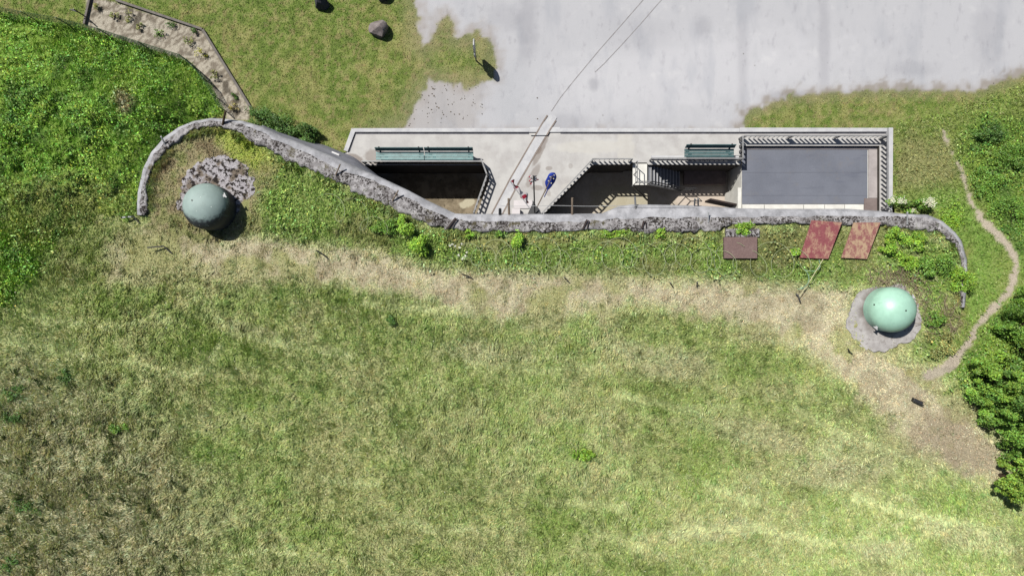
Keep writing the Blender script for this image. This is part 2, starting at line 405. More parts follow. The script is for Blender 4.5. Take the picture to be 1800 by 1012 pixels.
# coarser brown ground low on the left
lowl = soft([(-400,640),(70,640),(190,700),(300,770),(350,870),(330,1300),(-400,1300)], 110)
SC_ = lerp(SC_, gcol(188, 184, 156), lowl * 0.75); SC_ = lerp(SC_, gcol(124, 126, 96), lowl * sst(0.58, 0.68, n2) * 0.6)
for u, v, a, b, r in ((430,700,60,26,.2),(360,790,60,25,0),(560,515,90,16,.15),(400,610,70,30,.3),(330,600,50,40,0),(1225,815,32,60,.2),(1025,797,18,18,0),(970,905,60,26,.3),(960,935,40,18,0),
                      (1100,1000,160,20,0),(760,980,50,20,0),(1180,700,120,30,.2),(1350,640,100,30,0),(880,560,60,20,0),(560,930,80,24,.3),(1660,880,60,26,.3),(1500,700,60,26,.5),(30,480,36,30,0),(230,520,60,20,0)):
    SC_ = lerp(SC_, gcol(126, 152, 72), blob(u, v, a, b, r) * 0.6)
for u, v, a, b, r in ((1500,800,70,40,.2),(1440,830,60,28,0),(1620,780,50,24,.4),(1180,640,70,26,.1),(1330,760,90,24,.2),(850,620,90,20,.1),(1700,940,70,26,.2),(1560,960,60,20,0),(440,580,60,12,.3),(1100,610,60,16,.2),(1250,930,90,18,-.1)):
    SC_ = lerp(SC_, gcol(186, 184, 150), blob(u, v, a, b, r) * 0.5)
for u, v, a, b, r in ((540,620,110,24,.15),(380,560,70,16,.3),(780,720,60,40,0),(780,860,120,30,.1),(880,770,40,18,0),(560,740,60,26,.2),(1160,560,80,14,0),(1130,790,60,20,0)):
    SC_ = lerp(SC_, gcol(140, 138, 102), blob(u, v, a, b, r) * 0.15)
STREAKS = [[(0,600),(120,615),(250,642),(330,656),(370,640),(385,610)],[(300,492),(350,530),(410,585),(500,604),(620,626),(640,640)],[(640,530),(760,545),(900,552)],
           [(1010,905),(1060,940),(1140,960)],[(380,985),(460,965),(520,970)],[(960,880),(1100,890)],[(1240,850),(1330,880)],[(1180,930),(1330,925),(1460,950)],
    [(680,905),(760,930),(840,925)],[(1400,720),(1480,760),(1560,790),(1640,830)],[(1080,690),(1200,720),(1300,715)],[(60,560),(180,575),(300,560)],[(820,640),(940,650),(1060,640)],[(1500,870),(1600,900),(1720,920)],[(560,840),(660,850)]]
for ln in STREAKS:
    SC_ = lerp(SC_, gcol(190, 198, 146), streak(ln, 13) * (0.85 if ln[0][0] < 700 else 0.5))
STRAW = [(190,430),(250,405),(300,398),(330,412),(390,418),(430,412),(470,420),(540,430),(620,430),(690,446),(760,470),(900,480),(1100,484),(1300,492),(1400,500),(1495,498),(1500,560),(1560,612),(1640,672),(1720,740),(1764,780),(1764,836),(1700,836),
         (1600,780),(1520,700),(1440,630),(1380,596),(1300,572),(1230,548),(1110,530),(1060,548),(900,560),(840,552),(740,520),(620,500),(480,487),(300,482),(200,492)]
straw = soft(STRAW, 26, 1.1)
SC_ = lerp(SC_, gcol(194, 186, 160), straw * 0.93); SC_ = lerp(SC_, gcol(150, 138, 112), straw * sst(0.52, 0.66, n2) * 0.5)
SC_ = lerp(SC_, gcol(206, 198, 166), straw * sst(0.48, 0.34, n2) * 0.5)
SC_ = lerp(SC_, gcol(152, 158, 98), straw * sst(0.52, 0.66, n1) * 0.75)
soil_r = soft([(1600,690),(1700,740),(1764,780),(1764,836),(1700,836),(1620,780)], 20); SC_ = lerp(SC_, gcol(158, 146, 126), soil_r * 0.7)
# greener belt just behind the parapet, and the ground round the left cupola
belt = soft([(455,250),(560,310),(700,378),(800,412),(1000,412),(1280,412),(1480,400),(1560,400),(1680,440),(1690,540),(1660,640),(1610,620),(1640,560),(1610,500),(1540,480),(1490,500),(1400,498),(1300,486),(1000,474),(830,468),(740,462),(680,436),(560,424),(460,410),(452,340)], 12)
SC_ = lerp(SC_, gcol(116, 146, 64), belt * 0.85); SC_ = lerp(SC_, gcol(130, 118, 88), belt * sst(0.54, 0.66, n1) * 0.45)
bare = soft([(790,410),(900,412),(1270,412),(1270,424),(1000,428),(900,436),(800,436)], 8); SC_ = lerp(SC_, gcol(128, 112, 84), bare * 0.45)
drybr = soft([(1330,405),(1420,398),(1420,470),(1340,470)], 10); SC_ = lerp(SC_, gcol(126, 124, 82), drybr * 0.7)
cup = soft([(262,300),(320,242),(400,228),(500,290),(455,350),(450,400),(380,430),(262,400)], 12)
SC_ = lerp(SC_, gcol(146, 136, 106), cup * 0.85); SC_ = lerp(SC_, gcol(118, 134, 70), cup * sst(.52, .62, n2) * .6); SC_ = lerp(SC_, gcol(104, 88, 70), cup * sst(.46, .36, n2) * .6); SC_ = lerp(SC_, gcol(156, 172, 74), blob(430, 262, 60, 22, .6) * 0.85)
lefts = soft([(-400,378),(120,378),(240,380),(230,470),(120,520),(-400,560)], 25); SC_ = lerp(SC_, gcol(112, 124, 66), lefts * 0.35)
lg = soft([(-400,330),(60,340),(110,400),(60,500),(20,540),(-400,560)], 20)
SC_ = lerp(SC_, gcol(100, 132, 56), lg * 0.75)
VC = np.where(south[..., None], SC_, VC)
LEN = np.where(south, 0.125, LEN); LEN = np.where(south, LEN * (1 - 0.45 * straw), LEN); LEN = np.where(south, LEN + 0.03 * lowl, LEN)
LEN = np.where(south, LEN * (1 - 0.2 * cup) * (1 - 0.6 * bare), LEN); DEN = np.where(south, 1 - 0.6 * bare - 0.2 * cup, DEN)
# the slope right of the casemate: rough grass, weeds
rs = soft([(1572,225),(1800,150),(2300,100),(2300,720),(1640,690),(1655,650),(1700,560),(1700,440),(1640,372),(1568,360)], 10) * (1 - S)
VC = lerp(VC, gcol(122, 144, 70), rs * 0.8); VC = lerp(VC, gcol(148, 146, 102), rs * blob(1620, 290, 60, 50) * 0.7); VC = lerp(VC, gcol(110, 148, 62), rs * soft([(1600,340),(1680,330),(1760,430),(1740,520),(1700,560),(1700,420)], 20) * 0.75)
LEN = np.where((rs > 0.4) & ~south, 0.15, LEN)
weeds = soft([(1690,225),(1740,205),(2300,190),(2300,720),(1660,690),(1720,590),(1800,500),(1796,455),(1740,390),(1705,320),(1685,270)], 10)
VC = lerp(VC, gcol(104, 138, 56), weeds * 0.85)
# the bank
bank_uv = [(-2500,-10),(0,22),(150,50),(190,62),(330,108),(370,150),(397,200),(343,215),(289,244),(252,298),(243,340),(242,390),(100,460),(0,560),(-2500,600)]
bank = sst(-3, 3, sdist(UU, VV, bank_uv))
VC = lerp(VC, gcol(106, 146, 50), bank * (1 - S)); VC = lerp(VC, gcol(120, 128, 72), bank * (1 - S) * blob(110, 370, 120, 60, 0) * 0.8)
n5 = fbm(UU / 26, VV / 26, 171, 4); bk_ = np.clip(bank * (1 - S) + weeds, 0, 1)
VC = lerp(VC, gcol(130, 156, 62), bk_ * sst(.56, .66, n5) * .45); VC = lerp(VC, gcol(72, 112, 44), bk_ * sst(.44, .34, n5) * .7); VC = lerp(VC, gcol(120, 112, 84), bank * (1 - S) * blob(216, 178, 16, 22) * .9)
LEN = np.where((bank > 0.5) & ~south, 0.16, LEN)
LEAF = np.maximum(bank * (1 - S) * (1 - 0.85 * blob(110, 375, 110, 45)), lg * S * 0.5)
LEAF = np.maximum(LEAF, weeds * 0.9)
LEAF = np.maximum(LEAF, belt * S * sst(0.60, 0.44, n1) * 0.75)
# bare things
ASPH = [(700,-400),(724,-60),(730,0),(738,40),(744,80),(756,72),(768,40),(786,30),(797,44),(800,66),(816,68),(826,56),(846,54),(862,76),(870,112),(869,140),(846,152),(800,150),(756,140),(742,160),(728,192),(716,216),(690,228),(660,240),(1302,240),(1304,214),(1316,198),(1345,184),(1400,170),(1500,162),(1620,160),(1720,158),(1764,146),(1800,130),(2000,60),(2600,0),(2600,-400)]
asph_d = sdist(UU, VV, ASPH); asph_d = asph_d + (fbm(UU / 9, VV / 9, 151, 3) - .5) * 10; asph = sst(-3, 3, asph_d + wig * 0.32)
PATH = [(1656,232),(1664,250),(1674,270),(1690,302),(1704,350),(1724,384),(1752,412),(1780,445),(1788,466),(1776,508),(1746,540),(1716,575),(1690,616),(1664,648),(1632,660)]
pw = 3.6 + 3.2 * sst(300, 480, VV) + 4 * sst(600, 650, VV); path = sst(2.5, -2.5, ldist(UU, VV, PATH) - pw + wig * 0.30)
BED = [(152,-6),(202,4),(357,54),(440,190),(438,212),(398,212),(394,196),(368,148),(330,108),(190,63),(150,48)]
bed = sst(-1.5, 1.5, sdist(UU, VV, BED) + wig * 0.03) * (1 - S)
apl = blob(378, 334, 66, 50, 0.25, .2, .7)
apr = blob(1560, 553, 66, 60, 0.3, .1, .35)
# ground colour
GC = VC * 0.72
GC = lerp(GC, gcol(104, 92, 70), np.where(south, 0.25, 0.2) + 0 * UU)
AC = np.zeros(UU.shape + (3,)) + np.array(A(205, 205, 208)); 
AC = lerp(AC, np.array(A(176, 166, 158)), sst(26, -4, asph_d + wig * 0.6) * 0.75)
AC = lerp(AC, np.array(A(186, 181, 178)), soft([(716,140),(800,150),(860,165),(830,226),(690,226)], 14) * 0.7)
AC = lerp(AC, np.array(A(190, 192, 196)), blob(905, 165, 40, 50, 0, .6) * 0.6); AC = lerp(AC, np.array(A(224, 223, 226)), blob(1200, 130, 260, 60, -.1, .6) * 0.55)
for u, v, a_, b_, w_ in ((925,40,18,60,.5),(1448,70,10,80,.4),(1305,100,9,80,.3),(1600,120,40,12,.3),(1740,60,26,60,.3),(1120,60,60,30,.2),(1045,148,8,10,.5),(990,215,40,14,.35),(1235,45,14,18,.4),(1390,170,40,10,.45),(1560,165,60,8,.4),(880,30,30,24,.3)):
    AC = lerp(AC, np.array(A(164, 164, 170)), blob(u, v, a_, b_, 0, .6) * w_)
AC = lerp(AC, np.array(A(150, 140, 124)), sst(14, 0, asph_d + wig * 1.2) * .5 * (UU > 1290))
GC = GC * (1 - asph[..., None]) + AC * asph[..., None]
PC = np.zeros(UU.shape + (3,)) + np.array(A(206, 194, 174)); PC = lerp(PC, np.array(A(208, 198, 176)), blob(1650, 656, 18, 10)); 
GC = GC * (1 - path[..., None]) + PC * path[..., None]
fn = fbm(UU / 4, VV / 4, 141, 2)
BC = lerp(np.zeros(UU.shape + (3,)) + np.array(A(206, 198, 180)), np.array(A(150, 140, 124)), sst(0.42, 0.62, fn))
BC = lerp(BC, np.array(A(96, 90, 78)), sst(0.62, 0.72, n2) * 0.8)
GC = GC * (1 - bed[..., None]) + BC * bed[..., None]
BARE = np.clip(sst(-9, 9, asph_d + wig * 0.32) + path + bed + np.clip(apl, 0, 1) * S + (sst(.35, .95, apr)) * S, 0, 1)
# thin grass and pale spots where the lawn meets the asphalt
fray = np.where(UU < 890, sst(48, 0, -asph_d), sst(24, 0, -asph_d)) * (1 - S); DEN = DEN * (1 - 0.7 * fray); GC = np.where((fray * (1 - asph))[..., None] > 0, GC * (1 - 0.5 * (fray * (1 - asph))[..., None]) + np.array(A(158, 148, 122)) * 0.5 * (fray * (1 - asph))[..., None], GC)
VC = lerp(VC, gcol(160, 154, 108), fray * 0.5)

def ruv(x, y, z):
    u = 900 + x * F / (H - z); v = 506 - y * F / (H - z)
    iu = np.clip(((u - ru[0]) / RS + 0.5).astype(int), 0, len(ru) - 1); iv = np.clip(((v - rv[0]) / RS + 0.5).astype(int), 0, len(rv) - 1)
    return iv, iu

# ------------------------------------------------------------------ ground sheets (one height field, split by what covers it)
ny, nx = XX.shape
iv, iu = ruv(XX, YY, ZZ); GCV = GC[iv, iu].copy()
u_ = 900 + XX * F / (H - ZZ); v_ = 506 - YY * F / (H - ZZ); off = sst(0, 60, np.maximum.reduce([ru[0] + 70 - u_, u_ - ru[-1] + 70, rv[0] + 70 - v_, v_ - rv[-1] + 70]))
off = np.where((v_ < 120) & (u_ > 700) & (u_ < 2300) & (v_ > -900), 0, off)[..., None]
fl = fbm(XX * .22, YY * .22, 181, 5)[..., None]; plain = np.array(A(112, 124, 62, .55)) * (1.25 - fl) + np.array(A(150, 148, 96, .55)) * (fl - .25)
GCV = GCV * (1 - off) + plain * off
cx = 0.25 * (XX[:-1, :-1] + XX[1:, :-1] + XX[:-1, 1:] + XX[1:, 1:]); cy = 0.25 * (YY[:-1, :-1] + YY[1:, :-1] + YY[:-1, 1:] + YY[1:, 1:])
cz = np.minimum.reduce([ZZ[:-1, :-1], ZZ[1:, :-1], ZZ[:-1, 1:], ZZ[1:, 1:]])
ci, cj = ruv(cx, cy, cz); c_roof = sdist(cx, cy, ROOF) > 0
hole = (sdist(cx, cy, HOLE) > 0) & ~c_roof
zone = np.zeros(cx.shape, int)                                    # 0 lawn
zone[c_roof] = 1
zone[(sdist(cx, cy, BANK) > 0) & ~c_roof] = 5
zone[(path[ci, cj] > 0.5)] = 3
zone[(asph[ci, cj] > 0.5) & ~c_roof] = 2
zone[(bed[ci, cj] > 0.5) & ~c_roof] = 4
far = (np.abs(cx) > 25) | (np.abs(cy) > 15); zone[far & (zone > 2)] = 0
zone[hole] = -1
idx = np.arange(ny * nx).reshape(ny, nx)
Q = np.stack((idx[:-1, :-1], idx[:-1, 1:], idx[1:, 1:], idx[1:, :-1]), -1)
VALL = np.stack((XX, YY, ZZ), -1).reshape(-1, 3); CALL = GCV.reshape(-1, 3)
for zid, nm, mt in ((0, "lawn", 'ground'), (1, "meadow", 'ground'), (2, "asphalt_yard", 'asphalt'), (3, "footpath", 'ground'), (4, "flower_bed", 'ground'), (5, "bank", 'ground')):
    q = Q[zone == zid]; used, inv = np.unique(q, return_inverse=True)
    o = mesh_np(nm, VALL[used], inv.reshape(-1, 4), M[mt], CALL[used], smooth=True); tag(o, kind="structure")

# ------------------------------------------------------------------ casemate: parapet, facade, terrace, ditch
def resample(vals, n):
    vals = np.array(vals, float); t = np.linspace(0, len(vals) - 1, n); out = np.zeros((n, vals.shape[1]))
    for k in range(vals.shape[1]): out[:, k] = np.interp(t, np.arange(len(vals)), vals[:, k])
    return out
NS = 460
rowI = resample([tuple(P(*s[0], 2.42)[:2]) for s in ST], NS); rowL = resample([tuple(P(*s[1], 2.50)[:2]) for s in ST], NS)
rowO = resample([tuple(P(*s[2], 2.22)[:2]) for s in ST], NS)
rowF = resample([tuple((P(*s[3], 0.0) if s[3] else P(*s[2], 2.22))[:2]) for s in ST], NS)
s_ = np.linspace(0, 90, NS); ji = (.6 * vnoise(s_ * 2.2, s_ * 0, 41) + .4 * vnoise(s_ * 6.1, s_ * 0, 42) - 0.42)[:, None]; jl = (vnoise(s_ * 1.7, s_ * 0 + 5, 43) - 0.5)[:, None]
wvec = rowL - rowI; wl = np.linalg.norm(wvec, axis=1, keepdims=True) + 1e-6
rowI = rowI + wvec / wl * ji * np.minimum(0.32, wl * 0.55); rowL = rowL + wvec / wl * jl * np.minimum(0.10, wl * 0.3)
cols = []
def ring(XYr, z): cols.append(np.column_stack((XYr, np.full(NS, z) if np.isscalar(z) else z)))
ring(rowI, 1.7); ring(rowI, 2.36 + 0.05 * vnoise(s_ * 3, s_, 47))
for t in (0.12, 0.34, 0.56, 0.78): ring(rowI * (1 - t) + rowL * t, 2.45 + 0.05 * vnoise(s_ * 4, s_ * 0 + t * 9, 48))
ring(rowL, 2.48)
for k in range(1, 6):
    a = k / 5 * math.pi / 2 * 0.92; ring(rowL + (rowO - rowL) * math.sin(a), 2.48 - 0.30 * (1 - math.cos(a)))
ring(rowO, 2.12); ring(rowO * 0.5 + rowF * 0.5, 1.1); ring(rowF, -0.05); ring(rowF, -2.4)
G = np.stack(cols, 1); nc = G.shape[1]; gi = np.arange(NS * nc).reshape(NS, nc)
fq = np.stack((gi[:-1, :-1], gi[1:, :-1], gi[1:, 1:], gi[:-1, 1:]), -1)
cas = empty("casemate", P(900, 376, 2.4), "long concrete casemate with curved lichened parapet along the grassy roof", "bunker")
for a, b, nm, mt in ((0, 6, "parapet", 'lichen'), (6, 12, "cornice", 'coping'), (12, nc - 1, "facade", 'facade')):
    q = fq[:, a:b].reshape(-1, 4); used, inv = np.unique(q, return_inverse=True)
    mesh_np(nm, G.reshape(-1, 3)[used], inv.reshape(-1, 4), M[mt], parent=cas, smooth=True)
for (a, b) in (((584,268),(597,273)), ((596,280),(604,285))):
    m = MB(); pa, pb = P(*a, 1.25), P(*b, 1.25); m.bar(pa + Vector((0, 0, .06)), pb + Vector((0, 0, .06)), 0.07, 0.05); m.build("wall_plate", M['paleteel'], cas)

# terrace material with its stains
def m_terrace():
    b = NB("terrace_concrete")
    col = b.mix(b.ramp(b.noise(1.6, 6, .6), .35, .65), A(198, 195, 192), A(214, 212, 208))
    col = b.mix(b.ramp(b.noise(0.7, 5, .65), .5, .68, 0, .55), col, A(178, 172, 168))
    col = b.mix(b.ramp(b.noise(34, 4, .7), .3, .7, 0, .25), col, A(228, 226, 222))
    col = b.mix(b.ramp(b.noise(7, 5, .75), .66, .74, 0, .6), col, A(132, 126, 118))
    z = ZT
    for (u, v, a, c, r, w) in ((949,266,6,32,.45,.6),(936,310,7,24,.5,.5),(946,262,7,10,.2,.7),(945,330,12,5,0,.55),(965,296,7,4,0,.5),(1003,292,4,5,0,.3),(660,276,20,14,0,.5),(625,280,16,8,.4,.7),(960,330,5,16,-.4,.35)):
        p = P(u, v, z); s = (H - z) / F
        col = b.mix(b.math('MULTIPLY', b.blob((p.x, p.y), (a * s, c * s), -r, .5, 3.0), w), col, A(138, 124, 114))
    for (u, v, a, c, w) in ((1100,262,14,60,.5),(1040,258,60,12,.5),(1010,330,20,10,.4)):
        p = P(u, v, z); s = (H - z) / F
        col = b.mix(b.math('MULTIPLY', b.blob((p.x, p.y), (a * s, c * s), 0, .6, 2.0), w), col, A(222, 218, 208))
    b.bump(b.noise(40, 4, .7), .25, .01); return b.done(col, .9, .2)
M['terrace'] = m_terrace()
M['ditchwall'] = m_concrete('shade_darkened_ditch_wall', A(66, 62, 58), A(96, 90, 82), .5)  # concrete darkened so the ditch side walls carry their shade in the colour
t = [(606,270),(624,232.6),(1563,232.6),(1563,400),(1546,400),(1546,256.5),(1302,256.5),(1302,289.5),(1139,289.5),(1137,286),(1110,286),(1108,289),(1045,289.5),
     (1040,291),(952,380),(940,400),(820,400),(838,376),(860,318),(858,300),(850,290.5),(652,290.5),(640,291)]
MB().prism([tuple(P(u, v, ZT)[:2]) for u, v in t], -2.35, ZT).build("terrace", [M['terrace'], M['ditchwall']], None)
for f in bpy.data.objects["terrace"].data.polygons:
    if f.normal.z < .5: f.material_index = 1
tag(bpy.data.objects["terrace"], kind="structure")
# kerb round the yard side
ko = [(604,264),(618,225.5),(1569,225.5),(1569,372)]; ki = [(611,266.5),(624,232),(1562,232),(1562,372)]
kb = MB()
for (a, b, c, d) in ((0, 1, 1, 0), ):
    pass
def kerb_piece(q, z1, m): m.prism([tuple(P(u, v, z1)[:2]) for u, v in q], -0.6, z1)
kerb_piece([ko[0], ko[1], ki[1], ki[0]], 0.02, kb); kerb_piece([(618,225.5),(931,225.5),(929,232),(624,232)], 0.025, kb)
kerb_piece([(985,225.5),(1300,225.5),(1300,232),(985,232)], 0.022, kb)
kerb_piece([(1300.5,224.5),(1562,225),(1562,231.5),(1300.5,232)], 0.035, kb); kerb_piece([(1562.5,224.5),(1570,224.5),(1569,376),(1562.5,376)], 0.2, kb)
tag(kb.build("kerb", M['kerb'], bevel=0.02), kind="structure")
rp = MB(); rp.prism([tuple(P(u, v, 0)[:2]) for u, v in ((931,224),(985,224),(985,232.4),(929,232.4))], -0.6, 0.018); tag(rp.build("ramp", M['kerb']), kind="structure")
gt = MB(); gt.mi = 0
for q in ([(624,233.2),(930,233.2),(930,237),(622.5,237)], [(985,233.2),(1562,233),(1562,236.4),(985,236.6)]):
    gt.prism([tuple(P(u, v, -.15)[:2]) for u, v in q], -0.3, ZT + 0.006)
gt.prism([tuple(P(u, v, -.15)[:2]) for u, v in ((611.5,268),(624,233),(627,236),(616,268))], -0.3, ZT + 0.005)
M['slot'] = m_simple("dark_gravel_gutter", A(104, 104, 112), 0.9, 0.4, 9)
tag(gt.build("gutter", M['slot']), kind="structure")

def m_floor():
    b = NB("ditch_floor")
    col = b.mix(b.ramp(b.noise(1.6, 6, .65), .35, .65), A(196, 184, 164), A(214, 204, 188))
    col = b.mix(b.ramp(b.noise(9, 5, .7), .58, .7, 0, .5), col, A(150, 138, 116))
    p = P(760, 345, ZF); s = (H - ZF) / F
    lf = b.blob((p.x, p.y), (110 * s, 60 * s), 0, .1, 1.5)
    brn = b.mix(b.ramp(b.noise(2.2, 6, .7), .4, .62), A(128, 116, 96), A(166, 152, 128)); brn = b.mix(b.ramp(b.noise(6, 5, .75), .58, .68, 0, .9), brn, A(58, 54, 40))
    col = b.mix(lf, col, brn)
    p = P(822, 357, ZF); col = b.mix(b.blob((p.x, p.y), (15 * s, 8 * s), .3, .7, 4), col, A(206, 198, 172))
    p = P(1090, 350, ZF); col = b.mix(b.math('MULTIPLY', b.blob((p.x, p.y), (60 * s, 26 * s), 0, .3, 2), .6), col, A(190, 184, 156))
    p = P(1235, 345, ZF); col = b.mix(b.math('MULTIPLY', b.blob((p.x, p.y), (55 * s, 26 * s), 0, .4, 2), .6), col, A(226, 210, 196))
    b.bump(b.noise(12, 5, .7), .4, .03); return b.done(col, .95, .1)
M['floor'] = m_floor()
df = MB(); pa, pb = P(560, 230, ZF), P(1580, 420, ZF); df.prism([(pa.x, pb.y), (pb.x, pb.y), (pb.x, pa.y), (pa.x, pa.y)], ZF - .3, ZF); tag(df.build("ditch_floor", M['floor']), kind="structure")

# covered annex at the right end of the ditch
def m_felt():
    b = NB("grey_roofing_felt"); f = b.noise(45, 4, .75)
    col = b.mix(b.ramp(b.noise(1.2, 6, .6), .3, .7), A(112, 116, 128), A(126, 130, 142)); col = b.mix(b.ramp(f, .3, .7, 0, .45), col, A(146, 150, 160))
    col = b.mix(b.ramp(b.noise(2, 5, .6, stretch=(.4, 2.5, 1)), .55, .7, 0, .5), col, A(108, 112, 126)); col = b.mix(b.ramp(b.noise(30, 2), .72, .76, 0, .8), col, A(186, 188, 196))
    sp = b.n("SeparateXYZ"); b.l(b.pos, sp.inputs[0]); fr = b.math('FRACT', b.math('MULTIPLY', sp.outputs[1], 1.05)); col = b.mix(b.ramp(fr, .035, .01, 0, .45), col, A(84, 88, 98))
    col = b.mix(b.ramp(b.noise(1.7, 6, .7), .55, .7, 0, .5), col, A(134, 132, 134)); col = b.mix(b.ramp(b.noise(24, 3, .6), .66, .7, 0, .6), col, A(92, 88, 84))
    b.bump(f, .3, .01); return b.done(col, .9, .2)
M['felt'] = m_felt()
annex = empty("annex", P(1424, 316, -.2), "low ditch annex with grey felt roof and railings on two sides", "outbuilding")
zt = -0.30
def rect(m, u0, v0, u1, v1, z0, z1):
    a, b = P(u0, v0, z1), P(u1, v1, z1); m.prism([(a.x, b.y), (b.x, b.y), (b.x, a.y), (a.x, a.y)], z0, z1); return m
rect(MB(), 1303.5, 257.5, 1545, 400, -2.19, zt).build("wall", M['white'], annex)
M['annexrim'] = m_concrete("annex_rim_concrete", A(170, 162, 160), A(198, 190, 188), .5)
m = MB(); rect(m, 1303.8, 257.8, 1544.6, 262.5, zt + .002, zt + .05); rect(m, 1527, 263, 1544.6, 348, zt + .002, zt + .055); m.build("roof_rim", M['annexrim'], annex)
M['brownpatch'] = m_concrete("mossy_brown_concrete", A(124, 110, 106), A(150, 136, 132), .5)
rect(MB(), 1519, 348.6, 1544.6, 380, zt + .002, zt + .045).build("roof_corner", M['brownpatch'], annex)
fr = MB(); rect(fr, 1304.5, 263.2, 1525, 358.6, zt + .003, zt + .03)
fr.build("felt_roof", M['felt'], annex)
kk = MB()
for i, (a, b) in enumerate(((1305,1343),(1344.2,1412),(1413.2,1449),(1450.2,1484),(1485.2,1517.5))): rect(kk, a, 359.4 + .2 * (i % 2), b, 372, zt + .002, zt + .10 + .004 * i)
kk.build("kerb_block", M['white'], annex)
rect(MB(), 1297, 330, 1303.2, 378, -2.1, zt + .06).build("side_wall", M['white'], annex)
dl = MB(); a, b = P(1249, 350, -.35), P(1295, 359.5, -.35); a2, b2 = a.copy(), b.copy(); a2.z = b2.z = -1.25
dl.bar((a + a2) / 2, (b + b2) / 2, 0.9, 0.07, up=Vector((1, 0, 0)))
door = dl.build("iron_door", M['dark'], None)
M['rustdark'] = m_simple("rusty_black_iron", A(56, 42, 38), .8, .5, 6); door.data.materials[0] = M['rustdark']
tag(door, "dark iron door leaf standing open in the ditch beside the annex wall", "door")

# ------------------------------------------------------------------ railings
def railing(pts, label, group="slatted steel railings round the ditch", h=0.54, pitch=0.185, sw=0.085, z=ZT, mid_rail=False, steel='steel', panel=None, turn=0.0):
    pts = [P(u, v, z) for u, v in pts]; root = empty("railing", pts[0], label, "railing", group)
    r, sl_, ps, mr = MB(), MB(), MB(), MB()
    for a, b in zip(pts[:-1], pts[1:]):
        d = (b - a); L = d.length; e = d / L
        r.bar(a + Vector((0, 0, h)) - e * .02, b + Vector((0, 0, h)) + e * .02, .05, .045)
        if mid_rail: mr.bar(a + Vector((0, 0, h * .52)), b + Vector((0, 0, h * .52)), .05, .05)
        n = max(1, int(L / pitch))
        for i in range(n):
            p = a + d * ((i + .5) / n); sl_.bar(p + Vector((0, 0, .05)), p + Vector((0, 0, h - .025)), sw, .012, up=Matrix.Rotation(turn, 3, 'Z') @ e.cross(Vector((0, 0, 1))))
        k = max(1, round(L / 2.2))
        for i in range(k + 1):
            p = a + d * (i / k); pm = MB(); pm.bar(p - Vector((0, 0, .02)), p + Vector((0, 0, h - .025)), .05, .05); pm.build('post', M[steel], root)
    r.build("top_rail", M[steel], root); sl_.build("slats", M['slat'], root)
    if mid_rail: mr.build("middle_rail", M[steel], root)
    if panel:
        a, b = P(*panel[0], z), P(*panel[1], z); pm = MB(); up_ = Vector((0, 0, h * .42)); pm.bar(a + up_ + Vector((0, -.03, 0)), b + up_ + Vector((0, -.03, 0)), .015, h * .78); pm.build('panel', M['dark'], root)
    return root
railing([(641,287.5),(847,287.5)], "slatted railing along the ditch behind the double-length green bench", panel=((664,287.5),(847,287.5)))
railing([(847,285),(857,311),(834,376)], "slatted railing on the left edge of the bridge, kinked at its middle", mid_rail=True, sw=.08, h=.66)
railing([(953,376),(1039,284.5)], "slanting slatted railing on the right edge of the bridge near the blue flag")
railing([(1040,283.5),(1108,283.5)], "short slatted railing between the bridge corner and the white stair landing", turn=math.radians(55), sw=.068)
railing([(1142,282.5),(1299,282.5)], "slatted railing in front of the single dark green bench", turn=math.radians(37), sw=.068)
railing([(1298.5,281),(1298.5,244.5)], "shortest slatted railing joining the bench corner to the annex edge")
railing([(1303,243.5),(1548,243.5)], "long slatted railing along the yard side of the grey felt roof", turn=math.radians(26), sw=.066)
railing([(1548.5,245),(1548.5,368)], "slatted railing down the far right side of the grey felt roof", turn=math.radians(106), sw=.085)
m = MB(); rect(m, 1145, 273.5, 1299, 280, ZT + .002, ZT + .10); tag(m.build("concrete_curb", M['kerb'], bevel=.04), "low rounded concrete curb under the single green bench", "curb")
m = MB(); rect(m, 662, 282, 846, 286, ZT + .002, ZT + .07); tag(m.build("concrete_curb", M['wall'], bevel=.02), "low mossy concrete curb under the double-length green bench", "curb")

# ------------------------------------------------------------------ stairs down to the ditch
stair = empty("ditch_stair", P(1125, 306, ZT), "grey ditch stair descending right from a white landing", "stairs")
rect(MB(), 1112.5, 288, 1137.5, 325, ZT - .12, ZT - .02).build("landing", M['white'], stair)
x0 = PX(1138.5, ZT); yA, yB = PY(292, -.6), PY(325, -.5)
M['tread'] = m_simple("stair_tread_concrete", A(140, 142, 148), .8, .2, 6)
for k in range(10):
    z = ZT - .02 - (k + 1) * (2.0 / 11); m = MB()
    m.box(((x0 + .01 + .172 * k + .075), (yA + yB) / 2, z - .02), (.16, abs(yA - yB), .04)); tr = m.build("tread", M['tread'], stair)
    m = MB(); m.box((x0 + .01 + .172 * k + .165, (yA + yB) / 2, z - .015), (.024, abs(yA - yB) - .01, .06)); m.build("nosing", M['paleteel'], tr)
m = MB(); m.bar(Vector((x0, yB - .03, ZT - .1)), Vector((x0 + 1.8, yB - .03, ZF + .05)), .05, .16); m.bar(Vector((x0, yA + .03, ZT - .1)), Vector((x0 + 1.8, yA + .03, ZF + .05)), .05, .16); m.build("stringer", M['steel'], stair)
m = MB(); hz = Vector((0, 0, .9))
a = Vector((x0, yB - .05, ZT)); b = Vector((x0 + 1.8, yB - .05, ZF + .1)); c = b + Vector((.5, 0, 0))
m.tube([a + hz, b + hz, c + hz], .022); m.tube([a + hz * .5, b + hz * .5, c + hz * .5], .018)
for p in (a, (a + b) / 2, b, c): m.tube([p, p + hz], .02)
m.build("handrail", M['dark'], stair)
m = MB(); q = [P(1113.5, 326, ZT), P(1113.5, 291, ZT), P(1126, 293, ZT)]
q = [P(1114, 324.5, ZT - .02), P(1114, 290, ZT - .02)]
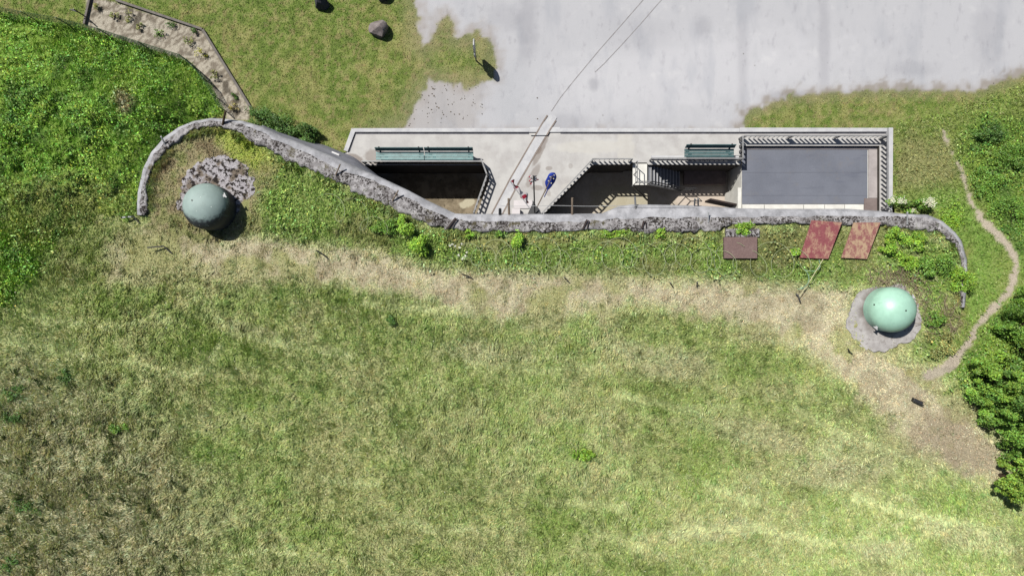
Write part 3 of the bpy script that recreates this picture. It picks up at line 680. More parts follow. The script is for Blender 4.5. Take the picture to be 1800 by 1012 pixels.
for hgt in (.5, .9): m.tube([q[0] + Vector((0, 0, hgt)), q[1] + Vector((0, 0, hgt))], .02)
for p in (q[0], (q[0] + q[1]) / 2, q[1]): m.tube([p, p + hz], .02)
e1, e2 = P(1114, 324.5, ZT - .02), P(1137, 324.5, ZT - .02)
for hgt in (.5, .9): m.tube([e1 + Vector((0, 0, hgt)), e2 + Vector((0, 0, hgt))], .02)
m.build("landing_rail", M['steel'], stair)
m = MB(); z = ZF + .55; rect(m, 1203, 293, 1276, 324, z - .25, z); M['ironplate'] = m_simple("brown_iron_plate", A(128, 112, 106), .8, .3, 5)
tag(m.build("iron_plate", M['ironplate'], bevel=.01), "brown iron plate covering a pit at the foot of the ditch stair", "plate")
# dark bar below the landing, standing in for the stair's diagonal shadow
m = MB(); m.bar(P(1112, 326, ZT - .1), P(1138, 352, ZF + .2), .06, .06); m.build("shadow_bar", M['dark'], stair)

# ------------------------------------------------------------------ narrow-gauge track
tr = empty("narrow_gauge_track", P(920, 290, ZT), "narrow-gauge rail track crossing the terrace to the bunker with pale infill", "rail track")
def strip(m, line, w, z0, z1, zz):
    pts = [P(u, v, zz) for u, v in line]
    for a, b, l in zip(pts[:-1], pts[1:], line[1:]):
        zq = (.038 if z1 > .012 else z1) if l[1] < 239 or zz < 0 or z1 < .01 else ZT + .012
        m.bar(Vector((a.x, a.y, zq - .1)), Vector((b.x, b.y, zq - .1)), w, .2)
m = MB(); strip(m, [(962,203),(952,219),(941,238),(925,265),(896,315),(866,372),(862,380)], .055, -.2, 0.016, 0); m.build("rail", M['rail'], tr)
m = MB(); strip(m, [(977,212),(968,226),(961,238),(941,271),(912,321),(884,374),(880,382)], .055, -.2, 0.016, 0); m.build("rail", M['rail'], tr)
M['rail2'] = m_simple("rail_groove_in_asphalt", A(158, 154, 154), .7, .3, 4)
m = MB(); strip(m, [(1250,-150),(1136,-6),(1096,40),(1052,90),(1008,143),(985,172),(969,196)], .03, -.05, .008, 0); m.build("rail", M['rail2'], tr)
m = MB(); strip(m, [(1284,-150),(1168,-6),(1130,38),(1094,78),(1062,112),(1046,127)], .026, -.05, .008, 0); m.build("rail", M['rail2'], tr)
m = MB(); m.prism([tuple(P(u, v, 0)[:2]) for u, v in ((964,205),(967,201.5),(972,201.5),(979,207),(976.5,211),(968,225),(960,238),(933,238),(942,236),(953,219.5))], -.12, .03)
m.build("infill", M['kerb'], tr)
m = MB(); m.prism([tuple(P(u, v, ZT)[:2]) for u, v in ((942,238.5),(959,238.5),(941,268),(911,320),(883.5,373),(879,382),(864,382),(867,374),(897,316.5),(926,266.5))], -.15, ZT + .008)
m.build("infill", M['kerb'], tr)

# ------------------------------------------------------------------ benches
def bench(u0, v0, u1, v1, label, mats=('bench', 'benchdk')):
    zb = ZT; p0 = P(u0, v0, zb + .45); p1 = P(u1, v1, zb + .45); L = p1.x - p0.x
    root = empty("bench", ((p0.x + p1.x) / 2, p1.y, zb), label, "bench", "green slatted benches on the terrace")
    yb = p0.y; yf = p1.y; depth = yb - yf; cx_ = (p0.x + p1.x) / 2
    m = MB()
    for k in range(3):
        y = yf + .045 + k * .115; m.box((cx_, y, zb + .45 + .003 * k), (L, .10, .035))
    m.build("seat", M[mats[0]], root, bevel=.006)
    m = MB()
    for k in range(2): m.box((cx_, yf + .37 + .045 * k, zb + .60 + .16 * k), (L - .01 * k, .035, .12), Matrix.Rotation(-.25, 4, 'X'))
    m.build("backrest", M[mats[1]], root, bevel=.006)
    for x in (p0.x + .18, p1.x - .18):
        m = MB(); m.box((x, yf + .06, zb + .215), (.05, .06, .43)); m.box((x, yf + .32, zb + .215), (.05, .06, .43)); m.box((x, yf + .2, zb + .415), (.05, .34, .03))
        m.bar(Vector((x, yf + .33, zb + .42)), Vector((x, yf + .45, zb + .84)), .05, .04); m.build("leg", M['dark'], root)
    return root
bench(661, 265, 745.5, 281, "left one of the two teal benches standing end to end on the terrace")
bench(746.5, 265, 832, 281, "right one of the two teal benches end to end, nearer the bridge")
bench(1203, 260, 1290, 276, "single dark green bench on the terrace beside the annex", ('benchdk', 'benchdk'))

# ------------------------------------------------------------------ cupolas and their concrete collars
def m_cup(name, top, low, dirt, ctr, R, rough=.45):
    b = NB(name)
    sx = b.n("SeparateXYZ"); mp = b.n("Mapping"); mp.vector_type = 'TEXTURE'; b.l(b.pos, mp.inputs[0]); mp.inputs["Location"].default_value = ctr; mp.inputs["Scale"].default_value = (R, R, R)
    b.l(mp.outputs[0], sx.inputs[0])
    col = b.mix(b.ramp(b.noise(3, 5, .6), .35, .65), top, [v * 1.12 for v in top])
    col = b.mix(b.ramp(b.noise(14, 4, .7), .62, .72, 0, .25), col, [v * .7 for v in top])
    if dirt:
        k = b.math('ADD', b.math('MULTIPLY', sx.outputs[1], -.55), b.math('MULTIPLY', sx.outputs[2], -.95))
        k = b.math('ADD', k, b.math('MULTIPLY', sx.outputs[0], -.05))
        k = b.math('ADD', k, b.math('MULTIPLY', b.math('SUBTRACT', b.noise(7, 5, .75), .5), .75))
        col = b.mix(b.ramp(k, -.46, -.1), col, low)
    st = b.noise(5, 5, .7, stretch=(1, 1, .25)); col = b.mix(b.ramp(st, .56, .72, 0, .35), col, [v * .6 for v in top])
    col = b.mix(b.ramp(b.noise(17, 2, .5), .73, .77, 0, .8), col, (.62, .62, .58))
    b.bump(b.noise(9, 5, .7), .12, .02)
    return b.done(col, rough, .35)
def cupola(name, u, v, zc, R, base, mat, label, lugs, knob):
    c = P(u, v, zc); root = empty(name, (c.x, c.y, base), label, "gun cupola", "armoured cupolas on the casemate roof")
    prof = [(R * .99, base - zc - .3), (R * .99, -.12)] + [(R * math.cos(a), R * .92 * math.sin(a)) for a in np.linspace(0, math.pi / 2 - .06, 14)] + [(0, R * .92)]
    m = MB(); m.lathe(prof, c, 56); m.build("dome", mat, root, smooth=True)
    for an, el in lugs:
        d = Vector((math.cos(an) * math.cos(el), math.sin(an) * math.cos(el), math.sin(el) * .92)); m = MB()
        m.bar(c + d * (R - .02), c + d * (R + .10), .09, .05); m.bar(c + d * (R + .08) - Vector((math.sin(an), -math.cos(an), 0)) * .09, c + d * (R + .08) + Vector((math.sin(an), -math.cos(an), 0)) * .09, .04, .04)
        m.build("lug", M['paleteel'], root)
    for (an, el) in knob:
        d = Vector((math.cos(an) * math.cos(el), math.sin(an) * math.cos(el), math.sin(el) * .92)); m = MB(); m.bar(c + d * (R - .02), c + d * (R + .015), .05, .05); m.build("plug", M['dark'], root)
    return root, c
cL = P(364, 363, 3.0); mL = m_cup("patinated_cupola_steel", A(160, 180, 174), A(44, 48, 54), True, tuple(cL), .85, .7)
cupola("cupola", 364, 363, 3.0, .85, ZR, mL, "weathered grey-green cupola with a black-stained skirt inside the curved parapet", [(.45, .35)], [(2.6, 1.25)])
cR = P(1567, 544, 2.75); mR = m_cup("mint_green_cupola_paint", A(184, 230, 206), A(100, 140, 120), False, tuple(cR), .845, .42)
cupola("cupola", 1567, 544, 2.75, .845, ZR - .1, mR, "smooth mint-green cupola near the dirt path", [(.55, .1), (-2.3, .05)], [(2.9, .35), (-.1, 1.42)])
def m_collar():
    b = NB("blotched_collar_concrete"); f = b.noise(5.5, 6, .72); g = b.noise(20, 5, .75)
    base = b.mix(b.ramp(g, .35, .65), A(168, 162, 166), A(206, 202, 204)); base = b.mix(b.ramp(b.noise(2.0, 4, .6), .5, .62, 0, .9), base, A(122, 108, 90))
    base = b.mix(b.ramp(f, .5, .55), base, A(50, 45, 42)); base = b.mix(b.ramp(b.noise(12, 5, .7), .6, .66, 0, .8), base, A(60, 52, 46))
    b.bump(f, .7, .05); return b.done(base, .95, .1)
M['collar'] = m_collar()
def apron(u, v, a, b, rot, name, label, mat, seed, hole_r=None):
    c = PG(u, v); m = MB(); n = 128; s = (H - ZR) / F; pts = []
    for k in range(n):
        t = 2 * math.pi * k / n; w = 1 + .34 * (float(vnoise(np.array([k * .11 + seed]), np.array([seed * 1.7]), 61)[0]) - .5) + .16 * (float(fbm(np.array([k * .45 + seed * 3]), np.array([seed]), 63, 3)[0]) - .5)
        x, y = a * w * math.cos(t), b * w * math.sin(t); pts.append((c.x + (x * math.cos(rot) + y * math.sin(rot)) * s, c.y - (-x * math.sin(rot) + y * math.cos(rot)) * s))
    m.prism(pts, c.z - .4, c.z + .035); o = m.build(name, mat, None); tag(o, label, "concrete apron"); return o
apron(379, 336, 72, 56, 0.35, "concrete_apron", "lichen-blotched concrete apron showing above the weathered cupola", M['collar'], 3.1)
def m_apron():
    b = NB("stained_apron_concrete"); g = b.noise(16, 5, .75)
    col = b.mix(b.ramp(b.noise(2.4, 6, .65), .35, .65), A(178, 173, 170), A(206, 202, 199)); col = b.mix(b.ramp(b.noise(6, 5, .75), .56, .66, 0, .7), col, A(116, 104, 94))
    w = b.blob((cR.x, cR.y), (1.0, 1.0), 0, .3, 3); col = b.mix(b.math('MULTIPLY', w, .75), col, A(104, 90, 80)); col = b.mix(b.ramp(g, .62, .68, 0, .6), col, A(88, 80, 74))
    b.bump(g, .5, .02); return b.done(col, .95, .1)
M['apron'] = m_apron()
M['apron_plain'] = m_concrete("pinkish_apron_concrete", A(166, 160, 156), A(194, 188, 184), .7)
apron(1555, 556, 64, 60, 0.35, "concrete_apron", "broad pinkish-grey concrete apron round the mint-green cupola", M['apron'], 8.6)

# ------------------------------------------------------------------ plates, hatch, poles on the roof
def m_rust(name, a, b_, th):
    b = NB(name); f = b.noise(4.2, 6, .75, stretch=(1.4, .8, 1, .4)); g = b.noise(17, 5, .75)
    col = b.mix(b.ramp(g, .3, .7), a, [v * 1.35 for v in a]); col = b.mix(b.ramp(b.math('ADD', b.math('MULTIPLY', f, .75), b.math('MULTIPLY', g, .25)), th, th + .14), col, b_)
    b.bump(g, .3, .01); return b.done(col, .8, .2)
M['rustred'] = m_rust("red_oxide_sheet", A(146, 82, 86), A(196, 158, 132), .47); M['rustyel'] = m_rust("rusted_yellow_sheet", A(150, 96, 94), A(202, 172, 140), .43)
M['hatch'] = m_rust("brown_hatch_steel", A(122, 100, 96), A(146, 124, 118), .5)
def sheet(q, label, mat, name="steel_sheet"):
    m = MB(); z = [2.62, 2.62, 2.42, 2.42]; top = [P(u, v, z[i]) for i, (u, v) in enumerate(q)]
    t = [m.bm.verts.new(p) for p in top]; b = [m.bm.verts.new(p - Vector((0, 0, .05))) for p in top]
    m.bm.faces.new(t); m.bm.faces.new(b[::-1])
    for i in range(4): m.bm.faces.new((b[i], b[(i + 1) % 4], t[(i + 1) % 4], t[i]))
    for s_k in (.5,):
        pass
    tag(m.build(name, mat), label, "metal sheet", "rusty sheets lying against the parapet")
sheet([(1427,387),(1480,391),(1456,455),(1406,453)], "dark red rusty steel sheet lying slanted against the parapet", M['rustred'])
sheet([(1501,391),(1548,391),(1524,455),(1479,453)], "yellowish rusty steel sheet lying slanted nearer the mint-green cupola", M['rustyel'])
hr = empty("hatch", PG(1302, 432), "square brown steel hatch behind the parapet with a tuft of leaves above", "hatch")
m = MB(); rect(m, 1276, 402, 1335, 416, 2.0, 2.44); m.build("frame", M['lichen'], hr)
m = MB(); rect(m, 1273, 416.5, 1331, 454, 2.0, 2.46); m.build("lid", M['hatch'], hr, bevel=.01)
m = MB(); m.tube([PG(1440, 456, .35), PG(1420, 490, .32), PG(1401, 523, .16)], .015, 6); tag(m.build("pole", M['lightwood']), "long pale peeled wooden pole lying below the dark red sheet", "pole")
m = MB(); m.tube([PG(1400, 517, .1), PG(1403, 530, .2)], .03); m.tube([PG(1397, 516, .1), PG(1402, 522, .18)], .025); tag(m.build("stake", M['dark']), "small dark iron stake at the lower end of the pale pole", "stake")
M['hose'] = m_simple("pale_green_twine", A(150, 190, 160), .7, .15, 4)
m = MB(); pts = [PG(1398 + 0.0, 508, .2)]
for t in np.linspace(0, 1, 26): pts.append(PG(1402 + 28 * t + 9 * math.sin(t * 9), 500 - 42 * t + 8 * math.cos(t * 8), .3))
m.tube(pts, .012, 5); tag(m.build("twine", M['hose']), "tangled pale green twine beside the peeled wooden pole", "twine")
# the coiled barbed wire
def coil(u0, u1, v0, v1, r, pitch, label, seed, mat='wire'):
    rr = random.Random(seed); m = MB(); pts = []; n = int(abs(u1 - u0) / pitch * 22); ph = rr.random() * 6
    for i in range(n):
        t = i / (n - 1); a = ph + i / 22 * 2 * math.pi; k = 1 + .3 * math.sin(a * .37 + seed) + .15 * math.sin(a * .83 + 2 * seed); u = u0 + (u1 - u0) * t + r * k * .85 * math.cos(a); v = v0 + (v1 - v0) * t + r * k * math.sin(a) + 4 * math.sin(t * 14 + seed)
        p = PG(min(max(u, 560), 1700), v); p.z += .28 + .2 * math.sin(a + .7); pts.append(p)
    m.tube(pts, .0075, 4); return tag(m.build("barbed_wire", M[mat]), label, "barbed wire", "coils of barbed wire on the roof")
coil(806, 1010, 446, 452, 21, 26, "loose barbed wire coil in the green weeds left of the hatch, by the white flowers", 1)
coil(1040, 1290, 448, 454, 23, 25, "tight barbed wire coil running through the weeds up to the brown hatch", 2)
coil(1296, 1415, 458, 462, 26, 36, "short barbed wire coil between the brown hatch and the dark red sheet", 3)
coil(560, 690, 345, 405, 18, 40, "sparse barbed wire coil in the grass behind the slanting parapet", 4)
# stakes along the roof and the facade
def stake(a, za, b, zb, r, mat, label, cat="post", name="post", group=None):
    m = MB(); m.tube([P(*a, za), P(*b, zb)], r, 6, r * .9); return tag(m.build(name, mat), label, cat, group)
gp = "posts along the parapet"
stake((292,257), 2.4, (283,240), 2.75, .035, M['paleteel'], "white post stuck on the curved parapet above the weathered cupola", group=gp)
stake((391,222), 2.4, (396,196), 2.9, .05, M['bark'], "dark brown timber post where the flower bed meets the parapet", group=gp)
stake((590,308), 2.5, (598,289), 2.8, .03, M['wood'], "thin pale stick tilted on the slanting parapet, upper one of two", group=gp)
stake((690,353), 2.5, (700,335), 2.8, .03, M['wood'], "thin pale stick tilted on the slanting parapet, lower one of two", group=gp)
stake((1006,378), 2.3, (1006,348), 2.62, .045, M['wood'], "grey timber wire post on the facade right of the blue flag", group=gp)
stake((1118,374), 2.3, (1116,346), 2.62, .04, M['steel'], "grey wire post on the facade below the white stair landing", group=gp)
stake((895,378), 2.3, (894,349), 2.62, .045, M['wood'], "grey timber wire post on the facade left of the flags", group=gp)
stake((879,379), 2.3, (879,367), 2.5, .06, M['dark'], "short dark stub on the facade beside the track", "stub", "stub")
stake((1245,391), 2.5, (1245,372), 2.75, .03, M['paleteel'], "short white post on the parapet above the hatch's left side", group=gp)
stake((1595,394), 2.5, (1595,373), 2.8, .035, M['paleteel'], "white post on the parapet beside the white-flowering shrub", group=gp)
M['vent'] = M['rustdark']
for (a, b, c, d, lb) in ((785,403,801,383,"dark iron bracket on the corner where the slanting parapet turns"),(1024,403,1032,386,"dark iron bracket on the parapet below the wire post right of the flags"),(1128,402,1132,388,"dark iron bracket on the parapet below the landing")):
    m = MB(); m.bar(P(a, b, 2.53), P(c, d, 2.56), .06, .05); m.bar(P(a + 8, b - 1, 2.54), P(c + 3, d + 1, 2.57), .03, .04); tag(m.build("iron_bracket", M['vent']), lb, "bracket", "iron brackets on the parapet")
m = MB(); m.tube([P(u, 362 + .6 * math.sin(u / 20), 2.5) for u in range(880, 1221, 20)], .009, 4); tag(m.build("fence_wire", M['paleteel']), "single wire strung between the posts along the facade", "wire")
ld = empty("ladder", P(1222, 370, 1.2), "pale steel ladder rising above the facade edge near the annex", "ladder")
m = MB(); m.bar(P(1219, 382, 1.5), P(1221.5, 349, 2.75), .04, .05); m.build("stile", M['steel'], ld); m = MB(); m.bar(P(1228, 382, 1.5), P(1227, 349, 2.75), .04, .05); m.build("stile", M['steel'], ld)
for k in range(6):
    t = .08 + k * .17; a = P(1219, 382, 1.5).lerp(P(1221.5, 349, 2.75), t); b = P(1228, 382, 1.5).lerp(P(1227, 349, 2.75), t); m = MB(); m.bar(a, b, .025, .025); m.build("rung", M['steel'], ld)
gi_ = 0
for (a, k, c, lb) in (((220,384),(238,381),(246,392),"dark angle-iron picket with white bands left of the curved parapet"),((266,436),(291,433),(303,446),"bent dark iron picket lying below the weathered cupola"),
                 ((560,441),(572,449),(578,456),"dark iron picket in the straw left of the bright green bush"),((813,482),(822,485),(831,490),"dark iron picket in the straw under the white flowers"),
                 ((991,488),(995,491),(1001,497),"small dark iron picket in the straw right of the middle picket"),((1175,497),(1179,501),(1183,505),"tiny dark iron picket left of a thin one below the barbed wire"),((1222,496),(1224,499),(1224,504),"thin dark iron picket in the straw under the tight barbed wire coil"),
                 ((1484,612),(1490,617),(1497,622),"small dark iron picket in the straw below the mint-green cupola's left")):
    m = MB(); pa = PG(*a, .32); pk = PG(*k, .14); pc = PG(*c, .05); m.bar(pa, pk, .045, .045); m.bar(pk, pc, .035, .035)
    o = m.build("iron_picket", M['dark']); tag(o, lb, "picket", "iron pickets in the dry grass")
    if gi_ == 0:
        for t in (.25, .7): m = MB(); q = pa.lerp(pk, t); m.bar(q - (pa - pk).normalized() * .05, q + (pa - pk).normalized() * .05, .055, .055); m.build("white_band", M['paleteel'], o)
    gi_ += 1
m = MB(); a, b = PG(1602, 701, .1), PG(1617, 708, .1); m.bar(a, b, .14, .2); m.bar(a + Vector((.04, -.07, .09)), b + Vector((.04, -.07, .09)), .04, .07)
tag(m.build("iron_box", M['dark'], bevel=.01), "black iron box lying in the bare dry patch near the trees", "box")

# ------------------------------------------------------------------ flags on the facade
def cloth(root, a, b, drop, w, mats, pick, name="flag_cloth", n=22, mrows=10, fold=.05):
    V = []; Fq = []; mi = []; d = (b - a); e = d.normalized(); s = Vector((0, 0, 1)).cross(e).normalized()
    for i in range(n):
        for j in range(mrows):
            t = i / (n - 1); q = j / (mrows - 1); p = a + d * t
            off = s * (w * q * (1 - .35 * math.sin(t * 7)) + fold * math.sin(t * 16 + q * 3)) - Vector((0, 0, drop * q * q))
            V.append(p + off)
    for i in range(n - 1):
        for j in range(mrows - 1):
            k = i * mrows + j; Fq.append((k, k + mrows, k + mrows + 1, k + 1)); mi.append(pick(i / (n - 2), j / (mrows - 2)))
    return mesh_np(name, np.array([tuple(v) for v in V]), Fq, mats, parent=root, midx=mi, smooth=True)
gfl = "flags on the facade over the bridge"
f1 = empty("flag", P(933, 372, 1.7), "red and white flag on a pole leaning left over the bridge", "flag", gfl)
pa, pb = P(936, 373, 1.7), P(897, 319, 2.35); m = MB(); m.tube([pa, pb], .018, 6); m.build("pole", M['paleteel'], f1)
cloth(f1, pb, pb.lerp(pa, .72), .45, .20, [M['red'], M['clothwhite']], lambda t, q: 0 if t < .34 or (.68 < t < .84 and q < .7) or (t > .9 and q > .6) else 1)
f2 = empty("flag", P(940, 374, 1.9), "furled flag on the dark upright pole in the middle of the three", "flag", gfl)
pa, pb = P(940, 374, 1.9), P(938, 309, 3.3); m = MB(); m.tube([pa, pb], .026, 6); m.build("pole", M['dark'], f2)
cloth(f2, pb, pb.lerp(pa, .14), .1, .13, [M['red'], M['clothwhite']], lambda t, q: 0 if t > .5 and q > .5 else 1, n=10, mrows=6, fold=.04); cloth(f2, pb + Vector((-.08, .03, 0)), pb.lerp(pa, .2), .12, -.10, [M['clothwhite'], M['red']], lambda t, q: 1 if q > .7 else 0, n=10, mrows=6)
f3 = empty("flag", P(943, 372, 1.7), "blue flag with pale stars on a pole leaning right by the slanting railing", "flag", gfl)
pa, pb = P(942, 368, 1.7), P(971, 309, 2.3); m = MB(); m.tube([pa, P(961, 330, 2.05)], .022, 6); m.tube([P(961, 330, 2.05), pb], .018, 6); m.build("pole", M['wood'], f3)
V = []; Fq = []; mi = []
n_, k_ = 20, 12
for i in range(n_):
    for j in range(k_):
        t = i / (n_ - 1); a = j / k_ * 2 * math.pi; rad = .215 * math.sin(math.pi * min(1, .06 + t * .92)) ** .6 * (1 - .42 * t) + .01
        c = P(971.5, 305, 2.28).lerp(P(963, 333, 1.75), t); rad *= 1 + .1 * math.sin(3 * a + t * 8)
        V.append((c.x + rad * math.cos(a), c.y + rad * .6 * math.sin(a) * .6, c.z + rad * .8 * math.sin(a)))
for i in range(n_ - 1):
    for j in range(k_): Fq.append((i * k_ + j, (i + 1) * k_ + j, (i + 1) * k_ + (j + 1) % k_, i * k_ + (j + 1) % k_))
fc = mesh_np("flag_cloth", np.array(V), Fq, [M['blue']], parent=f3, smooth=True)
m = MB()
for (u, v, z) in ((967,311,2.45),(973,314,2.4),(964,318,2.37),(969,322,2.3),(974,308,2.42)):
    c = P(u, v, z + .0); vs = []
    for k in range(10):
        r = .032 if k % 2 == 0 else .014; vs.append(m.bm.verts.new((c.x + r * math.cos(k * math.pi / 5 + .3), c.y + r * math.sin(k * math.pi / 5 + .3), c.z)))
    m.bm.faces.new(vs); m.build("star", M['yellow'], fc); m = MB()
m = MB(); m.tube([P(963, 333, 1.9), P(957, 346, 1.2)], .02, 5); m.build("cord", M['blue'], f3)
hd = MB(); t = [P(938, 353, 1.9), P(951, 377, 1.9), P(927, 377, 1.9)]; hd.prism([tuple(p[:2]) for p in t], 1.75, 1.82); tag(hd.build("flag_holder", M['dark'], bevel=.01), "dark triangular flag holder bracket at the facade between the three flags", "bracket")
m = MB(); rect(m, 903, 352, 936, 366, ZT + .003, ZT + .06); rect(m, 900, 366.5, 914, 376, ZT + .003, ZT + .3); tag(m.build("board", M['clothwhite'], bevel=.01), "white board lying on the bridge under the red and white flag", "board")

# ------------------------------------------------------------------ boulders, sign
def boulder(u, v, r, h, label, mat, seed):
    rr = random.Random(seed); c = PG(u, v); bm = bmesh.new(); bmesh.ops.create_icosphere(bm, subdivisions=4, radius=1)
    planes = [(Vector((rr.gauss(0, 1), rr.gauss(0, 1), rr.gauss(0, .8))).normalized(), rr.uniform(.62, .9)) for _ in range(16)]
    for vt in bm.verts:
        p = vt.co.copy()
        for nn, d in planes:
            k = p.dot(nn)
            if k > d: p -= nn * (k - d)
        k = 1 + .05 * (float(vnoise(np.array([p.x * 4 + seed]), np.array([p.y * 4 + p.z * 3]), 9)[0]) - .5)
        vt.co = Vector((p.x * r * k, p.y * r * 1.05 * k, (p.z + .35) * h * k))
    me = bpy.data.meshes.new("boulder"); bm.to_mesh(me); bm.free(); me.materials.append(mat); o = link("boulder", me); o.location = c; o.rotation_euler = (0, 0, rr.random() * 6)
    return tag(o, label, "boulder", "boulders on the lawn")
M['rock'] = m_concrete("pale_boulder_stone", A(116, 106, 104), A(160, 150, 148), .6, 2); M['rockdk'] = m_concrete("dark_boulder_stone", A(64, 64, 70), A(88, 88, 96), .4, 2)
boulder(667, 54, .40, .52, "pale faceted boulder alone on the lawn left of the asphalt", M['rock'], 4)
boulder(567, 8, .33, .5, "dark grey boulder at the top of the lawn left of the pale one", M['rockdk'], 11)
boulder(672, -14, .42, .48, "dark boulder cut by the top frame edge above the pale one", M['rockdk'], 17)
sg = empty("sign", PG(837, 107), "white sign board on a single post in a grass island of the yard", "sign")
b0 = PG(837, 107); m = MB(); m.tube([b0, b0 + Vector((0, 0, 1.0))], .03, 8); m.build("post", M['steel'], sg)
m = MB(); s = []
for (y, z) in ((-.02, .62), (.16, .55), (.24, .7), (.24, 1.55), (.19, 1.8), (.05, 1.95), (-.1, 1.95), (-.2, 1.8), (-.2, 1.35), (-.27, 1.3), (-.27, 1.0), (-.2, .95), (-.2, .75)):
    s.append((y, z))
for x in (-.022, .022): pass
f0 = [m.bm.verts.new(b0 + Vector((-.03 + .0, y + .1, z))) for y, z in s]; f1_ = [m.bm.verts.new(b0 + Vector((.012, y + .1, z))) for y, z in s]
m.bm.faces.new(f0); m.bm.faces.new(f1_[::-1])
for i in range(len(s)): m.bm.faces.new((f0[i], f0[(i + 1) % len(s)], f1_[(i + 1) % len(s)], f1_[i]))
m.build("panel", M['paleteel'], sg)

# ------------------------------------------------------------------ edging and fence of the flower bed
def edging(line, label, w=.05, h=.16):
    m = MB(); pts = [PG(u, v) for u, v in line]
    for a, b in zip(pts[:-1], pts[1:]):
        a = a.copy(); b = b.copy(); a.z = b.z = h / 2 - .03; m.bar(a, b, w, h)
    return tag(m.build("edging_board", M['greyboard']), label, "edging", "boards edging the gravel bed")
edging([(206,2),(357,53)], "grey edging board along the lawn side of the gravel bed", .09); edging([(358,54),(441,189)], "grey edging board running down the gravel bed to the parapet", .10); edging([(163,-14),(150,44)], "dark edging board closing the far left end of the gravel bed", .08)
fe = empty("wire_fence", PG(190, 62), "low green wire mesh fence between the leafy bank and the gravel bed", "fence")
FL = [(-40,12),(0,22),(60,34),(120,44),(190,62),(260,85),(330,107),(352,126),(371,148),(386,175),(398,196)]
fp = []
for u, v in FL:
    p = PG(u, v); p.z = max(0, min(p.z, .25)); fp.append(p)
for p in fp: m = MB(); m.tube([p, p + Vector((0, 0, .85))], .022, 6); m.build("post", M['greenwire'], fe)
m = MB()
for hgt in (.1, .3, .5, .7, .83): m.tube([p + Vector((0, 0, hgt)) for p in fp], .007, 4)
for a, b in zip(fp[:-1], fp[1:]):
    n = int((b - a).length / .12)
    for i in range(n):
        p = a.lerp(b, i / n); m.bar(p + Vector((0, 0, .05)), p + Vector((0, 0, .83)), .01, .01)
m.build("mesh_panel", M['greenwire'], fe)
m = MB(); m.tube([PG(136, 25, .5), PG(152, 31, .55)], .02); m.tube([PG(152, 31), PG(152, 31, .9)], .025); tag(m.build("post", M['dark']), "thin dark post with a side arm at the gravel bed's left corner", "post")

# ------------------------------------------------------------------ plants
def leaf_mesh(name, ctr, nrm, size, col, mat, parent=None, aspect=.62):
    """each leaf a bent diamond; ctr Nx3, nrm Nx3, size N"""
    N = len(ctr); nrm = nrm / (np.linalg.norm(nrm, axis=1, keepdims=True) + 1e-9)
    r = rng.normal(size=(N, 3)); a = np.cross(nrm, r); a /= (np.linalg.norm(a, axis=1, keepdims=True) + 1e-9); b = np.cross(nrm, a)
    s = size[:, None]
    V = np.stack((ctr - a * s * .5, ctr + b * s * .5 * aspect + nrm * s * .06, ctr + a * s * .5, ctr - b * s * .5 * aspect + nrm * s * .06), 1).reshape(-1, 3)
    Fq = np.arange(N * 4).reshape(N, 4)
    return mesh_np(name, V, Fq, mat, np.repeat(col, 4, 0), parent)
def hue(base, N, v=.28, y=.2):
    k = np.exp(rng.normal(0, v, (N, 1))); c = np.asarray(base)[None, :] * k if np.ndim(base) == 1 else base * k
    w = rng.normal(0, y, N); c = c.copy(); c[:, 0] *= np.exp(w * .8); c[:, 2] *= np.exp(-w * .3); return np.clip(c, .002, .9)
def blade_mesh(name, N, wd, lay_fn, length_k, accept, mat, curl=.5, label=None, area=(-23.6, 23.6, -13.4, 13.4), varc=.22):
    x = rng.uniform(area[0], area[1], N); y = rng.uniform(area[2], area[3], N); z = zat(x, y); i, j = ruv(x, y, z)
    ok = accept(x, y, z, i, j); x, y, z, i, j = x[ok], y[ok], z[ok], i[ok], j[ok]; n = len(x)
    L = LEN[i, j] * length_k * rng.uniform(.6, 1.35, n); ang = lay_fn(x, y) + rng.normal(0, 1.2, n)
    up = rng.uniform(.08, .62, n); dx = np.cos(ang); dy = np.sin(ang); h = L * up; o = L * np.sqrt(1 - np.minimum(up, .97) ** 2)
    w = wd * rng.uniform(.6, 1.3, n); px_, py_ = -dy * w * .5, dx * w * .5
    V = np.empty((n, 4, 3)); V[:, 0] = np.stack((x - px_, y - py_, z - .02), -1); V[:, 1] = np.stack((x + px_, y + py_, z - .02), -1)
    V[:, 2] = np.stack((x + dx * o * .5 + px_ * .8, y + dy * o * .5 + py_ * .8, z + h * .75), -1); V[:, 3] = np.stack((x + dx * o * (1 + .2 * curl), y + dy * o * (1 + .2 * curl), z + h * (1 - .2 * curl)), -1)
    k = np.arange(n) * 4; Fq = np.concatenate((np.stack((k, k + 1, k + 2), -1), np.stack((k, k + 2, k + 3), -1)))
    c = hue(VC[i, j], n, varc, .12); pick = rng.random(n)[:, None]
    c = np.where(pick < .13, c * .6 + np.array(A(206, 200, 158, .86)) * .4, np.where(pick > .93, c * .5, c))
    return mesh_np(name, V.reshape(-1, 3), Fq, mat, np.repeat(c, 4, 0))
def lay(x, y): return 6.283 * 1.6 * fbm(x * .35, y * .35, 77, 3) + 2.5 * fbm(x * 1.4, y * 1.4, 79, 2)
PARA = np.array(ROOF)
def near_wall(x, y): return ldist(x, y, MID) < .0
def acc_s(x, y, z, i, j):
    r = sdist(x, y, ROOF); return (r > 0) & ((ldist(x, y, MID) > .12) | (x < MID[0][0] - .1)) & (rng.random(len(x)) < DEN[i, j]) & (BARE[i, j] < rng.uniform(.15, .7, len(x)))
